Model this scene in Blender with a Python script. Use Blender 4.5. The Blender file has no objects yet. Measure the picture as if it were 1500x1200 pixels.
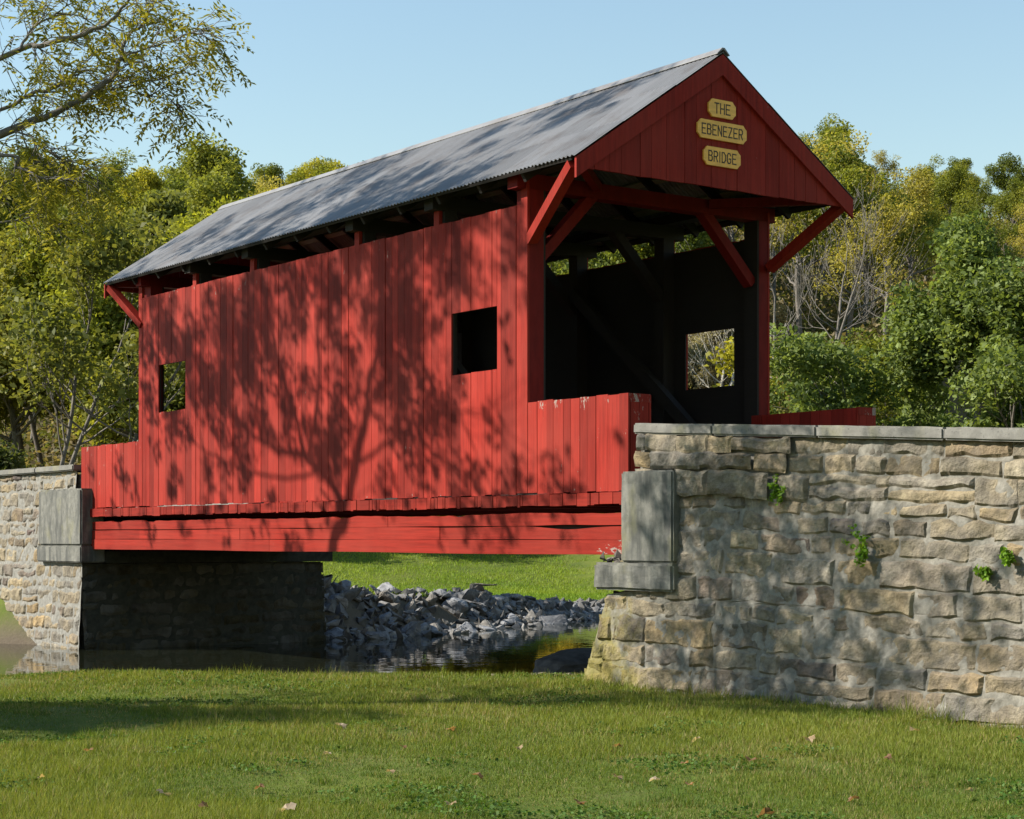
import bpy, bmesh, math, random
import numpy as np
from mathutils import Vector

# ------------------------------------------------------------------ camera, sky, sun
S = bpy.context.scene
COL = S.collection
TH = math.radians(36.19)
CAM = np.array([17.631, -13.16, 1.65])
RV = np.array([math.sin(TH), math.cos(TH), 0.0])      # camera right on the ground
FV = np.array([-math.cos(TH), math.sin(TH), 0.0])     # camera forward on the ground
cam = bpy.data.cameras.new('camera'); camo = bpy.data.objects.new('camera', cam); COL.objects.link(camo)
cam.sensor_width = 36.0; cam.lens = 64.46; cam.shift_y = 0.1257
cam.clip_start = 0.1; cam.clip_end = 2000
camo.location = CAM; camo.rotation_euler = (math.radians(90), 0, math.radians(90) - TH)
S.camera = camo
SUN_EL, SUN_AZ = math.radians(35), math.radians(35)   # azimuth: from -Y towards -X
sdir = Vector((-math.sin(SUN_AZ) * math.cos(SUN_EL), -math.cos(SUN_AZ) * math.cos(SUN_EL), math.sin(SUN_EL)))
w = bpy.data.worlds.new('World'); S.world = w; w.use_nodes = True
nt = w.node_tree; bg = nt.nodes['Background']
sky = nt.nodes.new('ShaderNodeTexSky'); sky.sky_type = 'NISHITA'; sky.sun_disc = False
sky.sun_elevation = SUN_EL
sky.sun_rotation = math.atan2(sdir.x, sdir.y)
sky.air_density = 1.7; sky.dust_density = 0.0; sky.ozone_density = 3.2
nt.links.new(sky.outputs[0], bg.inputs[0]); bg.inputs[1].default_value = 0.074
sl = bpy.data.lights.new('sun', 'SUN'); sl.energy = 4.3; sl.angle = math.radians(0.45); sl.color = (1.0, 0.93, 0.82)
slo = bpy.data.objects.new('sun', sl); COL.objects.link(slo); slo.location = (-20, -30, 40)
slo.rotation_euler = sdir.to_track_quat('Z', 'Y').to_euler()
S.view_settings.view_transform = 'Standard'; S.view_settings.look = 'None'
S.view_settings.exposure = 1.22; S.view_settings.gamma = 1.0

rng = np.random.default_rng(7)
random.seed(7)

def cw(r, d, z=0.0):
    """ground coordinates: r metres right of, d metres ahead of where the photographer stood"""
    p = CAM + RV * r + FV * d
    return np.array([p[0], p[1], z])

def rd(x, y):
    dx, dy = x - CAM[0], y - CAM[1]
    return dx * RV[0] + dy * RV[1], dx * FV[0] + dy * FV[1]

# ------------------------------------------------------------------ noise
def _h(ix, iy, iz, s):
    n = (ix.astype(np.int64) * 374761393 + iy.astype(np.int64) * 668265263 + iz.astype(np.int64) * 2147483647 + s * 974634757) & 0xffffffff
    n = ((n ^ (n >> 13)) * 1274126177) & 0xffffffff
    n = n ^ (n >> 16)
    return (n & 0xffffff) / float(0xffffff)

def vn(x, y, z=None, s=0):
    x = np.asarray(x, float); y = np.asarray(y, float); z = np.zeros_like(x) if z is None else np.asarray(z, float)
    ix, iy, iz = np.floor(x), np.floor(y), np.floor(z)
    fx, fy, fz = x - ix, y - iy, z - iz
    fx, fy, fz = [f * f * (3 - 2 * f) for f in (fx, fy, fz)]
    o = 0
    for a in (0, 1):
        for b in (0, 1):
            for c in (0, 1):
                o = o + _h(ix + a, iy + b, iz + c, s) * (fx if a else 1 - fx) * (fy if b else 1 - fy) * (fz if c else 1 - fz)
    return o * 2 - 1

def fbm(x, y, z=None, s=0, o=4):
    t = 0; a = 1.0; f = 1.0
    for k in range(o):
        t = t + a * vn(np.asarray(x) * f, np.asarray(y) * f, None if z is None else np.asarray(z) * f, s + k * 17); a *= .5; f *= 2.03
    return t

# ------------------------------------------------------------------ mesh helpers
class MB:
    def __init__(self): self.v = []; self.f = []; self.c = []; self.m = []; self.n = 0
    def add(self, verts, faces, col=(1, 1, 1), mi=0):
        verts = np.asarray(verts, float).reshape(-1, 3)
        self.v.append(verts)
        c = np.asarray(col, float)
        self.c.append(np.tile(c[:3], (len(verts), 1)) if c.ndim == 1 else c)
        n = self.n
        self.f += [[i + n for i in f] for f in faces]; self.m += [mi] * len(faces)
        self.n += len(verts)
    def box(self, x0, x1, y0, y1, z0, z1, col=(1, 1, 1), mi=0):
        self.add([(x0, y0, z0), (x1, y0, z0), (x1, y1, z0), (x0, y1, z0), (x0, y0, z1), (x1, y0, z1), (x1, y1, z1), (x0, y1, z1)],
                 [(0, 3, 2, 1), (4, 5, 6, 7), (0, 1, 5, 4), (1, 2, 6, 5), (2, 3, 7, 6), (3, 0, 4, 7)], col, mi)
    def bar(self, p, q, wid, hei, up=(0, 0, 1), col=(1, 1, 1), mi=0):
        p = Vector(p); q = Vector(q); d = (q - p).normalized(); u = Vector(up)
        s = d.cross(u).normalized(); u = s.cross(d).normalized()
        s *= wid / 2; u *= hei / 2
        vs = [p - s - u, p + s - u, p + s + u, p - s + u, q - s - u, q + s - u, q + s + u, q - s + u]
        self.add(vs, [(0, 1, 2, 3), (7, 6, 5, 4), (0, 4, 5, 1), (1, 5, 6, 2), (2, 6, 7, 3), (3, 7, 4, 0)], col, mi)
    def prism(self, poly, axis, a0, a1, col=(1, 1, 1), mi=0):
        """poly: 2-D outline; axis 'x' -> (y,z) outline pushed along x"""
        n = len(poly); vs = []
        for a in (a0, a1):
            for (u, v) in poly:
                vs.append((a, u, v) if axis == 'x' else (u, a, v) if axis == 'y' else (u, v, a))
        fs = [list(range(n))[::-1], list(range(n, 2 * n))] + [(i, (i + 1) % n, (i + 1) % n + n, i + n) for i in range(n)]
        self.add(vs, fs, col, mi)
    def tube(self, pts, rad, m=6, col=(1, 1, 1), mi=0):
        pts = np.asarray(pts, float); n = len(pts)
        t = np.gradient(pts, axis=0); t /= np.linalg.norm(t, axis=1)[:, None] + 1e-9
        a = np.array([1.0, 0, 0]) if abs(t[0][0]) < .8 else np.array([0, 1.0, 0])
        vs = []; ang = np.arange(m) / m * 2 * math.pi
        for i in range(n):
            a = a - t[i] * a.dot(t[i]); a /= np.linalg.norm(a) + 1e-9
            b = np.cross(t[i], a)
            vs.append(pts[i] + rad[i] * (np.cos(ang)[:, None] * a + np.sin(ang)[:, None] * b))
        fs = []
        for i in range(n - 1):
            for k in range(m):
                k2 = (k + 1) % m
                fs.append((i * m + k, i * m + k2, (i + 1) * m + k2, (i + 1) * m + k))
        fs.append([(n - 1) * m + k for k in range(m)])
        self.add(np.concatenate(vs), fs, col, mi)
    def build(self, name, mats, parent=None, smooth=False, base=None):
        base = np.zeros(3) if base is None else np.asarray(base, float)
        if parent is not None and base is not None and 'base' in parent: base = np.array(parent['base'])
        v = np.concatenate(self.v) - base
        me = bpy.data.meshes.new(name); me.from_pydata(v.tolist(), [], self.f)
        ca = me.color_attributes.new('tint', 'FLOAT_COLOR', 'POINT')
        c = np.concatenate(self.c); ca.data.foreach_set('color', np.hstack([c, np.ones((len(c), 1))]).ravel())
        for mm in (mats if isinstance(mats, (list, tuple)) else [mats]): me.materials.append(mm)
        me.polygons.foreach_set('material_index', self.m)
        if smooth: me.polygons.foreach_set('use_smooth', [True] * len(me.polygons))
        bm = bmesh.new(); bm.from_mesh(me); 
        if not smooth: bmesh.ops.recalc_face_normals(bm, faces=bm.faces)
        bm.to_mesh(me); bm.free()
        o = bpy.data.objects.new(name, me); COL.objects.link(o)
        if parent is not None: o.parent = parent
        else: o.location = base
        return o

def quadmesh(name, verts, k, cols, mat, parent=None):
    """verts (n*k,3): n separate k-gons"""
    n = len(verts) // k
    me = bpy.data.meshes.new(name)
    me.vertices.add(n * k); me.vertices.foreach_set('co', verts.astype(np.float32).ravel())
    me.loops.add(n * k); me.loops.foreach_set('vertex_index', np.arange(n * k, dtype=np.int32))
    me.polygons.add(n); me.polygons.foreach_set('loop_start', np.arange(0, n * k, k, dtype=np.int32))
    me.polygons.foreach_set('loop_total', np.full(n, k, dtype=np.int32))
    me.update(calc_edges=True)
    ca = me.color_attributes.new('tint', 'FLOAT_COLOR', 'POINT')
    ca.data.foreach_set('color', np.hstack([np.repeat(cols, k, 0), np.ones((n * k, 1))]).astype(np.float32).ravel())
    me.materials.append(mat)
    o = bpy.data.objects.new(name, me); COL.objects.link(o)
    if parent is not None: o.parent = parent
    return o

def tag(o, label=None, cat=None, group=None, kind=None):
    if label: o['label'] = label
    if cat: o['category'] = cat
    if group: o['group'] = group
    if kind: o['kind'] = kind
    return o

def thing(name, loc, label, cat, group=None):
    o = bpy.data.objects.new(name, None); COL.objects.link(o); o.location = loc
    o.empty_display_size = .3
    return tag(o, label, cat, group)

def based(name, loc, label, cat, group=None):
    """a thing whose parts are written in world coordinates"""
    o = thing(name, loc, label, cat, group); o['base'] = list(map(float, loc)); return o

def copy_tree(o, parent=None):
    c = o.copy(); COL.objects.link(c)
    if parent is not None: c.parent = parent
    for ch in list(o.children): copy_tree(ch, c)
    return c

# ------------------------------------------------------------------ materials
def newmat(name):
    m = bpy.data.materials.new(name); m.use_nodes = True
    n = m.node_tree.nodes; l = m.node_tree.links
    b = n['Principled BSDF']
    return m, n, l, b

def coordmap(n, l, scale, kind='Object'):
    tc = n.new('ShaderNodeTexCoord'); mp = n.new('ShaderNodeMapping'); mp.inputs['Scale'].default_value = scale
    l.new(tc.outputs[kind], mp.inputs['Vector']); return mp.outputs[0]

def noise(n, l, vec, scale, detail=4, rough=.55):
    t = n.new('ShaderNodeTexNoise'); t.inputs['Scale'].default_value = scale; t.inputs['Detail'].default_value = detail
    t.inputs['Roughness'].default_value = rough; l.new(vec, t.inputs['Vector']); return t.outputs['Fac']

def ramp(n, l, fac, stops):
    r = n.new('ShaderNodeValToRGB'); e = r.color_ramp.elements
    while len(e) < len(stops): e.new(.5)
    for i, (p, c) in enumerate(stops):
        e[i].position = p; e[i].color = (c, c, c, 1) if isinstance(c, (int, float)) else tuple(c) + (1,)
    l.new(fac, r.inputs[0]); return r.outputs[0]

def mix(n, l, fac, a, b, mode='MIX'):
    m = n.new('ShaderNodeMix'); m.data_type = 'RGBA'; m.blend_type = mode
    for s, v in ((m.inputs[0], fac), (m.inputs[6], a), (m.inputs[7], b)):
        if hasattr(v, 'is_linked') or hasattr(v, 'links'): l.new(v, s)
        elif isinstance(v, (int, float)): s.default_value = v
        else: s.default_value = tuple(v) + (1,)
    return m.outputs[2]

def attr(n, name='tint'):
    a = n.new('ShaderNodeAttribute'); a.attribute_name = name; return a

def bump(n, l, h, b, strength=.3, dist=.02):
    bp = n.new('ShaderNodeBump'); bp.inputs['Strength'].default_value = strength; bp.inputs['Distance'].default_value = dist
    l.new(h, bp.inputs['Height']); l.new(bp.outputs[0], b.inputs['Normal'])

def paint(name, base, grain, saw=True, chip=.70):
    """red barn paint: tint.r = board value, tint.g = wear"""
    m, n, l, b = newmat(name)
    at = attr(n); sp = n.new('ShaderNodeSeparateColor'); l.new(at.outputs['Color'], sp.inputs[0])
    v = coordmap(n, l, grain); g = noise(n, l, v, 1.0, 5, .65)
    v2 = coordmap(n, l, (1, 1, 1)); big = noise(n, l, v2, 1.3, 3)
    c = mix(n, l, ramp(n, l, g, [(.3, 0.0), (.72, 1.0)]), tuple(x * .66 for x in base), tuple(min(1, x * 1.2) for x in base))
    c = mix(n, l, ramp(n, l, big, [(.35, 0.0), (.7, .55)]), c, (base[0] * 1.12, base[1] * 1.9, base[2] * 2.1))
    c = mix(n, l, 1.0, c, sp.outputs[0], 'MULTIPLY')
    # chipped paint: small bright wood flecks, more where tint.g is high
    ch = noise(n, l, coordmap(n, l, (9, 9, 3.2) if grain[2] < grain[0] else (3.2, 9, 9)), 1.0, 6, .75)
    ad = n.new('ShaderNodeMath'); ad.operation = 'MULTIPLY_ADD'; l.new(sp.outputs[1], ad.inputs[0]); ad.inputs[1].default_value = .3; l.new(ch, ad.inputs[2])
    k = ramp(n, l, ad.outputs[0], [(chip, 0.0), (chip + .02, 1.0)])
    c = mix(n, l, k, c, (.27, .215, .185))
    l.new(c, b.inputs['Base Color']); b.inputs['Roughness'].default_value = .62
    b.inputs['Specular IOR Level'].default_value = .10
    if saw:
        wv = n.new('ShaderNodeTexWave'); wv.inputs['Scale'].default_value = 9; wv.inputs['Distortion'].default_value = 6
        wv.inputs['Detail Scale'].default_value = .4; l.new(coordmap(n, l, (1.2, 1, 2.0)), wv.inputs['Vector'])
        hm = n.new('ShaderNodeMath'); hm.operation = 'MULTIPLY_ADD'; l.new(wv.outputs['Fac'], hm.inputs[0]); hm.inputs[1].default_value = .25; l.new(g, hm.inputs[2])
        bump(n, l, hm.outputs[0], b, .35, .006)
    else: bump(n, l, g, b, .4, .006)
    return m

RED = paint('red_boards', (.235, .0185, .0115), (28, 28, 1.6))
REDH = paint('red_planks', (.235, .0175, .010), (1.3, 26, 26), False, .71)
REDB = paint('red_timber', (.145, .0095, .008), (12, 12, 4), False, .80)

def wood(name, col, grain=(3, 30, 30), rough=.85):
    m, n, l, b = newmat(name); v = coordmap(n, l, grain); g = noise(n, l, v, 1, 4)
    l.new(mix(n, l, g, tuple(x * .6 for x in col), tuple(x * 1.35 for x in col)), b.inputs['Base Color']); b.inputs['Roughness'].default_value = rough
    bump(n, l, g, b, .3, .005); return m
DARKW = wood('bare_wood_and_shade', (.013, .0095, .0075))  # dark interior timber; also stands for shade on the end posts' inner faces
PALEW = wood('pale_bare_wood', (.30, .27, .21))
YELLOW = wood('yellow_sign_paint', (.86, .44, .065), (30, 6, 30), .45)
LETTER = wood('dark_letter_paint', (.03, .018, .01), (10, 10, 10), .6)

def metal_roof():
    m, n, l, b = newmat('grey_corrugated_metal')
    at = attr(n)
    v = coordmap(n, l, (9, .8, .8)); g = noise(n, l, v, 1, 5, .6)
    v2 = coordmap(n, l, (1, 1, 1)); g2 = noise(n, l, v2, 2.2, 5, .6)
    c = mix(n, l, g, (.16, .16, .163), (.25, .249, .252))
    c = mix(n, l, ramp(n, l, g2, [(.5, 0.0), (.7, .6)]), c, (.115, .092, .078))
    c = mix(n, l, 1.0, c, at.outputs['Color'], 'MULTIPLY')
    l.new(c, b.inputs['Base Color']); b.inputs['Roughness'].default_value = .55; b.inputs['Metallic'].default_value = .15
    bump(n, l, g2, b, .15, .004); return m
ROOF = metal_roof()

def lichen_on(n, l, v, c):
    # yellow-green lichen low on the stream corner
    tc = n.new('ShaderNodeTexCoord'); se = n.new('ShaderNodeSeparateXYZ'); l.new(tc.outputs['Object'], se.inputs[0])
    a1 = n.new('ShaderNodeMath'); a1.operation = 'MULTIPLY_ADD'; ab = n.new('ShaderNodeMath'); ab.operation = 'ADD'; ab.inputs[1].default_value = -1.3 + 3.5; l.new(se.outputs[0], ab.inputs[0]); ab2 = n.new('ShaderNodeMath'); ab2.operation = 'ABSOLUTE'; l.new(ab.outputs[0], ab2.inputs[0]); l.new(ab2.outputs[0], a1.inputs[0]); a1.inputs[1].default_value = -.26; l.new(noise(n, l, v, 3.4, 6, .7), a1.inputs[2])
    a2 = n.new('ShaderNodeMath'); a2.operation = 'MULTIPLY_ADD'; l.new(se.outputs[2], a2.inputs[0]); a2.inputs[1].default_value = -.16; l.new(a1.outputs[0], a2.inputs[2])
    k = ramp(n, l, a2.outputs[0], [(.17, 0.0), (.42, .72)])
    return mix(n, l, k, c, (.20, .17, .03))

def stone_mat(lichen=True):
    m, n, l, b = newmat('sandstone')
    at = attr(n); v = coordmap(n, l, (1, 1, 1))
    g = noise(n, l, v, 7, 8, .7); g2 = noise(n, l, v, 34, 6, .7); g3 = noise(n, l, v, 2.1, 4, .6)
    c = mix(n, l, ramp(n, l, g, [(.34, 0.0), (.68, 1.0)]), (.50, .47, .44), (1.25, 1.2, 1.1))
    c = mix(n, l, 1.0, at.outputs['Color'], c, 'MULTIPLY')
    c = mix(n, l, ramp(n, l, g3, [(.50, 0.0), (.68, .5)]), c, (.115, .108, .098))
    g4 = noise(n, l, v, .55, 3, .5); c = mix(n, l, ramp(n, l, g4, [(.44, 0.0), (.64, .32)]), c, (.17, .165, .155))
    c = mix(n, l, ramp(n, l, g2, [(.58, 0.0), (.72, .5)]), c, (.10, .09, .075))
    if lichen: c = lichen_on(n, l, v, c)
    l.new(c, b.inputs['Base Color']); b.inputs['Roughness'].default_value = .9; b.inputs['Specular IOR Level'].default_value = .2
    ad = n.new('ShaderNodeMath'); ad.operation = 'ADD'; l.new(g, ad.inputs[0]); l.new(g2, ad.inputs[1])
    bump(n, l, ad.outputs[0], b, .9, .03); return m
STONE = stone_mat(); STONEF = stone_mat(False)

def plain(name, c0, c1, scale=6, rough=.9, bs=.5, bd=.015, spec=.25, attrmul=False, stain=None, lichen=False):
    m, n, l, b = newmat(name); v = coordmap(n, l, (1, 1, 1)); g = noise(n, l, v, scale, 7, .65)
    c = mix(n, l, ramp(n, l, g, [(.32, 0.0), (.7, 1.0)]), c0, c1)
    if stain:
        g2 = noise(n, l, coordmap(n, l, (5, 5, 1.0)), 1.2, 5, .6); c = mix(n, l, ramp(n, l, g2, [(.42, 0.0), (.6, .8)]), c, stain); g5 = noise(n, l, v, 38, 4, .7); c = mix(n, l, ramp(n, l, g5, [(.6, 0.0), (.68, .7)]), c, (.05, .05, .045)); g6 = noise(n, l, coordmap(n, l, (2, 2, 1.2)), 1.6, 4, .5); c = mix(n, l, ramp(n, l, g6, [(.56, 0.0), (.7, .45)]), c, (.20, .19, .10))
    if lichen: c = lichen_on(n, l, v, c)
    if attrmul: c = mix(n, l, 1.0, c, attr(n).outputs['Color'], 'MULTIPLY')
    l.new(c, b.inputs['Base Color']); b.inputs['Roughness'].default_value = rough; b.inputs['Specular IOR Level'].default_value = spec
    bump(n, l, g, b, bs, bd); return m
MORTAR = plain('lime_mortar', (.115, .107, .088), (.255, .24, .205), 11, bd=.03, lichen=True); MORTARF = plain('pale_mortar', (.13, .125, .108), (.27, .26, .232), 14, bd=.02)
SHADED = plain('shade_dark_mortar', (.018, .019, .015), (.05, .05, .038), 8)  # near-black mortar colour standing in for the shade under the bridge
CONC = plain('weathered_concrete', (.115, .115, .10), (.205, .20, .175), 9, stain=(.06, .062, .058), bd=.008)
COPE = plain('coping_concrete', (.13, .125, .112), (.23, .222, .198), 8, stain=(.15, .145, .13), bd=.012)
RIPRAP = plain('grey_limestone', (.10, .10, .102), (.27, .27, .268), 5, attrmul=True, bd=.02)
BARK = plain('brown_bark', (.075, .06, .048), (.17, .145, .12), 11, bd=.03)
GREYBARK = plain('grey_bark', (.095, .085, .072), (.20, .18, .155), 9, bd=.02)
PALEBARK = plain('pale_bark', (.26, .24, .20), (.46, .43, .37), 7, bd=.01)
ROADM = plain('road_gravel', (.10, .095, .085), (.19, .18, .16), 20)

def leafmat(name, trans=.45):
    m, n, l, b = newmat(name); n.remove(b)
    at = attr(n); d = n.new('ShaderNodeBsdfDiffuse'); t = n.new('ShaderNodeBsdfTranslucent'); gl = n.new('ShaderNodeBsdfGlossy')
    gl.inputs['Roughness'].default_value = .6; gl.inputs['Color'].default_value = (.6, .6, .6, 1)
    l.new(at.outputs['Color'], d.inputs[0])
    tc = mix(n, l, 1.0, at.outputs['Color'], (1.25, 1.2, .6), 'MULTIPLY'); l.new(tc, t.inputs[0])
    m1 = n.new('ShaderNodeMixShader'); m1.inputs[0].default_value = trans; l.new(d.outputs[0], m1.inputs[1]); l.new(t.outputs[0], m1.inputs[2])
    m2 = n.new('ShaderNodeMixShader'); m2.inputs[0].default_value = .022; l.new(m1.outputs[0], m2.inputs[1]); l.new(gl.outputs[0], m2.inputs[2])
    l.new(m2.outputs[0], n['Material Output'].inputs[0]); return m
LEAF = leafmat('leaves'); GRASS = leafmat('grass_blades', .35)

def ground_mat():
    m, n, l, b = newmat('ground_turf')
    at = attr(n); sp = n.new('ShaderNodeSeparateColor'); l.new(at.outputs['Color'], sp.inputs[0])
    v = coordmap(n, l, (1, 1, 1)); g = noise(n, l, v, 1.1, 6, .6); g2 = noise(n, l, v, 16, 6, .7)
    turf = mix(n, l, ramp(n, l, g, [(.35, 0.0), (.66, 1.0)]), (.060, .105, .012), (.12, .15, .024))
    turf = mix(n, l, ramp(n, l, g2, [(.4, 0.0), (.75, .6)]), turf, (.10, .085, .035))
    dirt = mix(n, l, g2, (.055, .043, .030), (.16, .13, .095))
    forest = mix(n, l, g2, (.07, .06, .03), (.15, .125, .07))
    c = mix(n, l, sp.outputs[0], dirt, turf); c = mix(n, l, sp.outputs[1], c, forest)
    l.new(c, b.inputs['Base Color']); b.inputs['Roughness'].default_value = .95; b.inputs['Specular IOR Level'].default_value = .1
    bump(n, l, g2, b, .6, .04); return m
GROUND = ground_mat()

def water_mat():
    m, n, l, b = newmat('stream_water'); v = coordmap(n, l, (1, 1, 1))
    b.inputs['Base Color'].default_value = (.012, .014, .008, 1); b.inputs['Roughness'].default_value = .02; b.inputs['IOR'].default_value = 1.33
    g = noise(n, l, coordmap(n, l, (1, 1, 1)), 2.6, 2, .5); bump(n, l, g, b, .06, .05); return m
WATER = water_mat()

# ------------------------------------------------------------------ terrain
RB = np.array([(-200, -40), (-60, -16), (-25, -8), (-12, -6.0), (-8.0, -5.6), (-4.7, -4.6), (-3.9, -3.7), (-.5, .9), (.2, 3), (.4, 6), (-.6, 14), (-8, 32), (-30, 70), (-70, 150)], float)
LB = np.array([(-200, -26), (-60, -8), (-25, -2.6), (-16.6, -1.3), (-14.6, -.4), (-13.0, -.1), (-13.0, 4.6), (-14.2, 8), (-17.0, 14), (-21, 22), (-34, 44), (-60, 80), (-100, 150)], float)
STREAM = np.vstack([RB, LB[::-1]])
def pdist(px, py, line):
    best = np.full(px.shape, 1e9)
    for (ax, ay), (bx, by) in zip(line[:-1], line[1:]):
        dx, dy = bx - ax, by - ay; t = np.clip(((px - ax) * dx + (py - ay) * dy) / (dx * dx + dy * dy), 0, 1)
        best = np.minimum(best, np.hypot(px - ax - t * dx, py - ay - t * dy))
    return best
def inside(px, py, poly):
    c = np.zeros(px.shape, bool); n = len(poly)
    for i in range(n):
        (x1, y1), (x2, y2) = poly[i], poly[(i + 1) % n]
        if y1 == y2: continue
        c ^= ((y1 > py) != (y2 > py)) & (px < (x2 - x1) * (py - y1) / (y2 - y1) + x1)
    return c
def sstep(a, b, x): t = np.clip((x - a) / (b - a), 0, 1); return t * t * (3 - 2 * t)
WZ = -0.32
def height(x, y):
    x = np.asarray(x, float); y = np.asarray(y, float)
    dr, dl = pdist(x, y, RB), pdist(x, y, LB); ins = inside(x, y, STREAM)
    r, d = rd(x, y)
    right = dr < dl
    # hill behind: starts sooner on the right
    start = 56 - 20 * sstep(2, 9, r) - 3 * sstep(13, 18, r)
    k = np.maximum(d - start, 0)
    hill = .235 * k * k / (k + 5)
    hill = np.where(k > 130, .235 * 16900 / 135 + (k - 130) * .03, hill)
    lawn = 0.025 * fbm(x * .7, y * .7, s=3)
    land_r = np.where(ins, 0, -.12 + sstep(0, .9, dr) * .12 + lawn * sstep(0, 1, dr))
    land_l = -.42 + .92 * sstep(0, 1.7, dl) * np.interp(y, [3, 6, 16, 20], [1.35, 1.1, .42, .38]) + .012 * np.clip(dl - 2, 0, 40) + .03 * fbm(x * .5, y * .5, s=5)
    ch = np.where(right, -.12, -.40) - .5 * sstep(0, 2.0, np.minimum(dr, dl * .8)) + .04 * fbm(x * 1.3, y * 1.3, s=9)
    land = np.where(right, land_r, land_l) + hill
    return np.where(ins & (d < 90), ch, land)

def axis(lo, hi, fine_lo, fine_hi, step, grow=1.16):
    a = list(np.arange(fine_lo, fine_hi + 1e-6, step)); s = step; p = fine_lo; left = []
    while p > lo: s *= grow; p -= s; left.append(p)
    s = step; p = fine_hi
    while p < hi: s *= grow; p += s; a.append(p)
    return np.array(left[::-1] + a)
gx = axis(-900, 500, -22, 14, .22); gy = axis(-400, 900, -16, 22, .22)
X, Y = np.meshgrid(gx, gy, indexing='ij'); Z = height(X.ravel(), Y.ravel())
xf, yf = X.ravel(), Y.ravel(); r_, d_ = rd(xf, yf)
drf, dlf = pdist(xf, yf, RB), pdist(xf, yf, LB); insf = inside(xf, yf, STREAM)
turf = np.where(insf, 0, np.clip(sstep(.1, .8, np.where(drf < dlf, drf, dlf * .6)) + .2 * fbm(xf * 2, yf * 2, s=2), 0, 1))
under = (yf > -.2) & (yf < 5) & (xf > -13) & (xf < 1.5)
turf = np.where(under & (yf > 1.2), turf * .15, turf)
rip = (dlf < 2.3) & (dlf < drf) & (yf > 4.4) & (yf < 22); turf = np.where(rip, turf * .05, turf)
forest = sstep(60, 74, d_) * (1 - sstep(14, 18, r_) * (1 - sstep(78, 90, d_)))
MBg = MB(); nx, ny = len(gx), len(gy)
i, j = np.meshgrid(np.arange(nx - 1), np.arange(ny - 1), indexing='ij'); a = (i * ny + j).ravel()
MBg.add(np.stack([xf, yf, Z], 1), np.stack([a, a + ny, a + ny + 1, a + 1], 1).tolist(), np.stack([turf, forest, 0 * turf], 1))
tag(MBg.build('ground', GROUND, smooth=True), kind='structure')
mw = MB(); P = [(p[0], p[1], WZ) for p in STREAM]
mw.add([(-140, -60, WZ), (30, -60, WZ), (30, 120, WZ), (-140, 120, WZ)], [(0, 1, 2, 3)])
# keep the water sheet to the channel: the banks and the lawn stand above it
tag(mw.build('water', WATER), kind='structure')

# ------------------------------------------------------------------ the covered bridge
BW = 3.945; BL = 10.8; ZS, ZB, ZP = 5.67, 2.192, 3.277; ZE, ZR = 6.0, 7.53; GX, FX = 1.23, -11.75; EV = .31
bridge = based('covered_bridge', (-5.4, BW / 2, 1.46), 'red wooden covered bridge with grey corrugated metal roof standing on stone abutments', 'bridge')
WIN = [(-1.62, -.63, 3.72, 4.50), (-10.17, -9.18, 3.72, 4.50)]
def split(a, b, lo, hi, R):
    xs = [a]
    while xs[-1] < b - hi: xs.append(xs[-1] + R.uniform(lo, hi))
    xs.append(b); return xs
def wall_boards(mb, x0, x1, y, th, zb, zt, wins, R, sgn, gap=.006, wear=0.0, topjit=.0):
    """vertical boards, outer face at y (sgn -1 looks to -Y)"""
    xs = sorted(set(split(x0, x1, .125, .225, R)))
    for w_ in wins:                                   # board edges meet the window sides
        for e in w_[:2]: xs = [x for x in xs if abs(x - e) > .07] + [e]
    xs = sorted(xs)
    for a, b in zip(xs[:-1], xs[1:]):
        t = R.uniform(.66, 1.14) if R.random() < .8 else R.uniform(1.05, 1.3); dy = R.uniform(-.004, .004); g = gap * R.uniform(.6, 1.5)
        spans = [(zb - R.uniform(0, .02), zt + R.uniform(-topjit, topjit))]
        for (wa, wb, wz0, wz1) in wins:
            if a >= wa - 1e-6 and b <= wb + 1e-6:
                s0 = spans.pop(); spans += [(s0[0], wz0 + R.uniform(-.006, .006)), (wz1, s0[1])]
        for (s0, s1) in spans:
            y0, y1 = sorted((y + dy, y + dy - sgn * th))
            n = 7; zz = np.linspace(s0, s1, n); vs = []
            for q, z in enumerate(zz):
                wr = wear + (.35 if q in (0, n - 1) and wear else 0)
                vs += [(a + g / 2, y0, z), (b - g / 2, y0, z), (b - g / 2, y1, z), (a + g / 2, y1, z)]
            fs = [(3, 2, 1, 0), tuple(4 * (n - 1) + k for k in range(4))]
            for q in range(n - 1):
                for k in range(4): fs.append((4 * q + k, 4 * q + (k + 1) % 4, 4 * q + 4 + (k + 1) % 4, 4 * q + 4 + k))
            wv = np.full(len(vs), wear); wv[:4] += .12
            if topjit: wv[-4:] += .22
            mb.add(vs, fs, np.stack([np.full(len(vs), t), wv, np.zeros(len(vs))], 1))
def sheet_with_holes(mb, x0, x1, y0, y1, z0, z1, wins, mi):
    ws = sorted(wins); xs = [x0]
    for (a, b, c, d) in ws: xs += [a, b]
    xs.append(x1)
    for k in range(len(xs) - 1):
        if k % 2 == 0: mb.box(xs[k], xs[k + 1], y0, y1, z0, z1, mi=mi)
        else:
            a, b, c, d = ws[k // 2]
            mb.box(xs[k], xs[k + 1], y0, y1, z0, c, mi=mi); mb.box(xs[k], xs[k + 1], y0, y1, d, z1, mi=mi)
R1 = random.Random(4)
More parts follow.
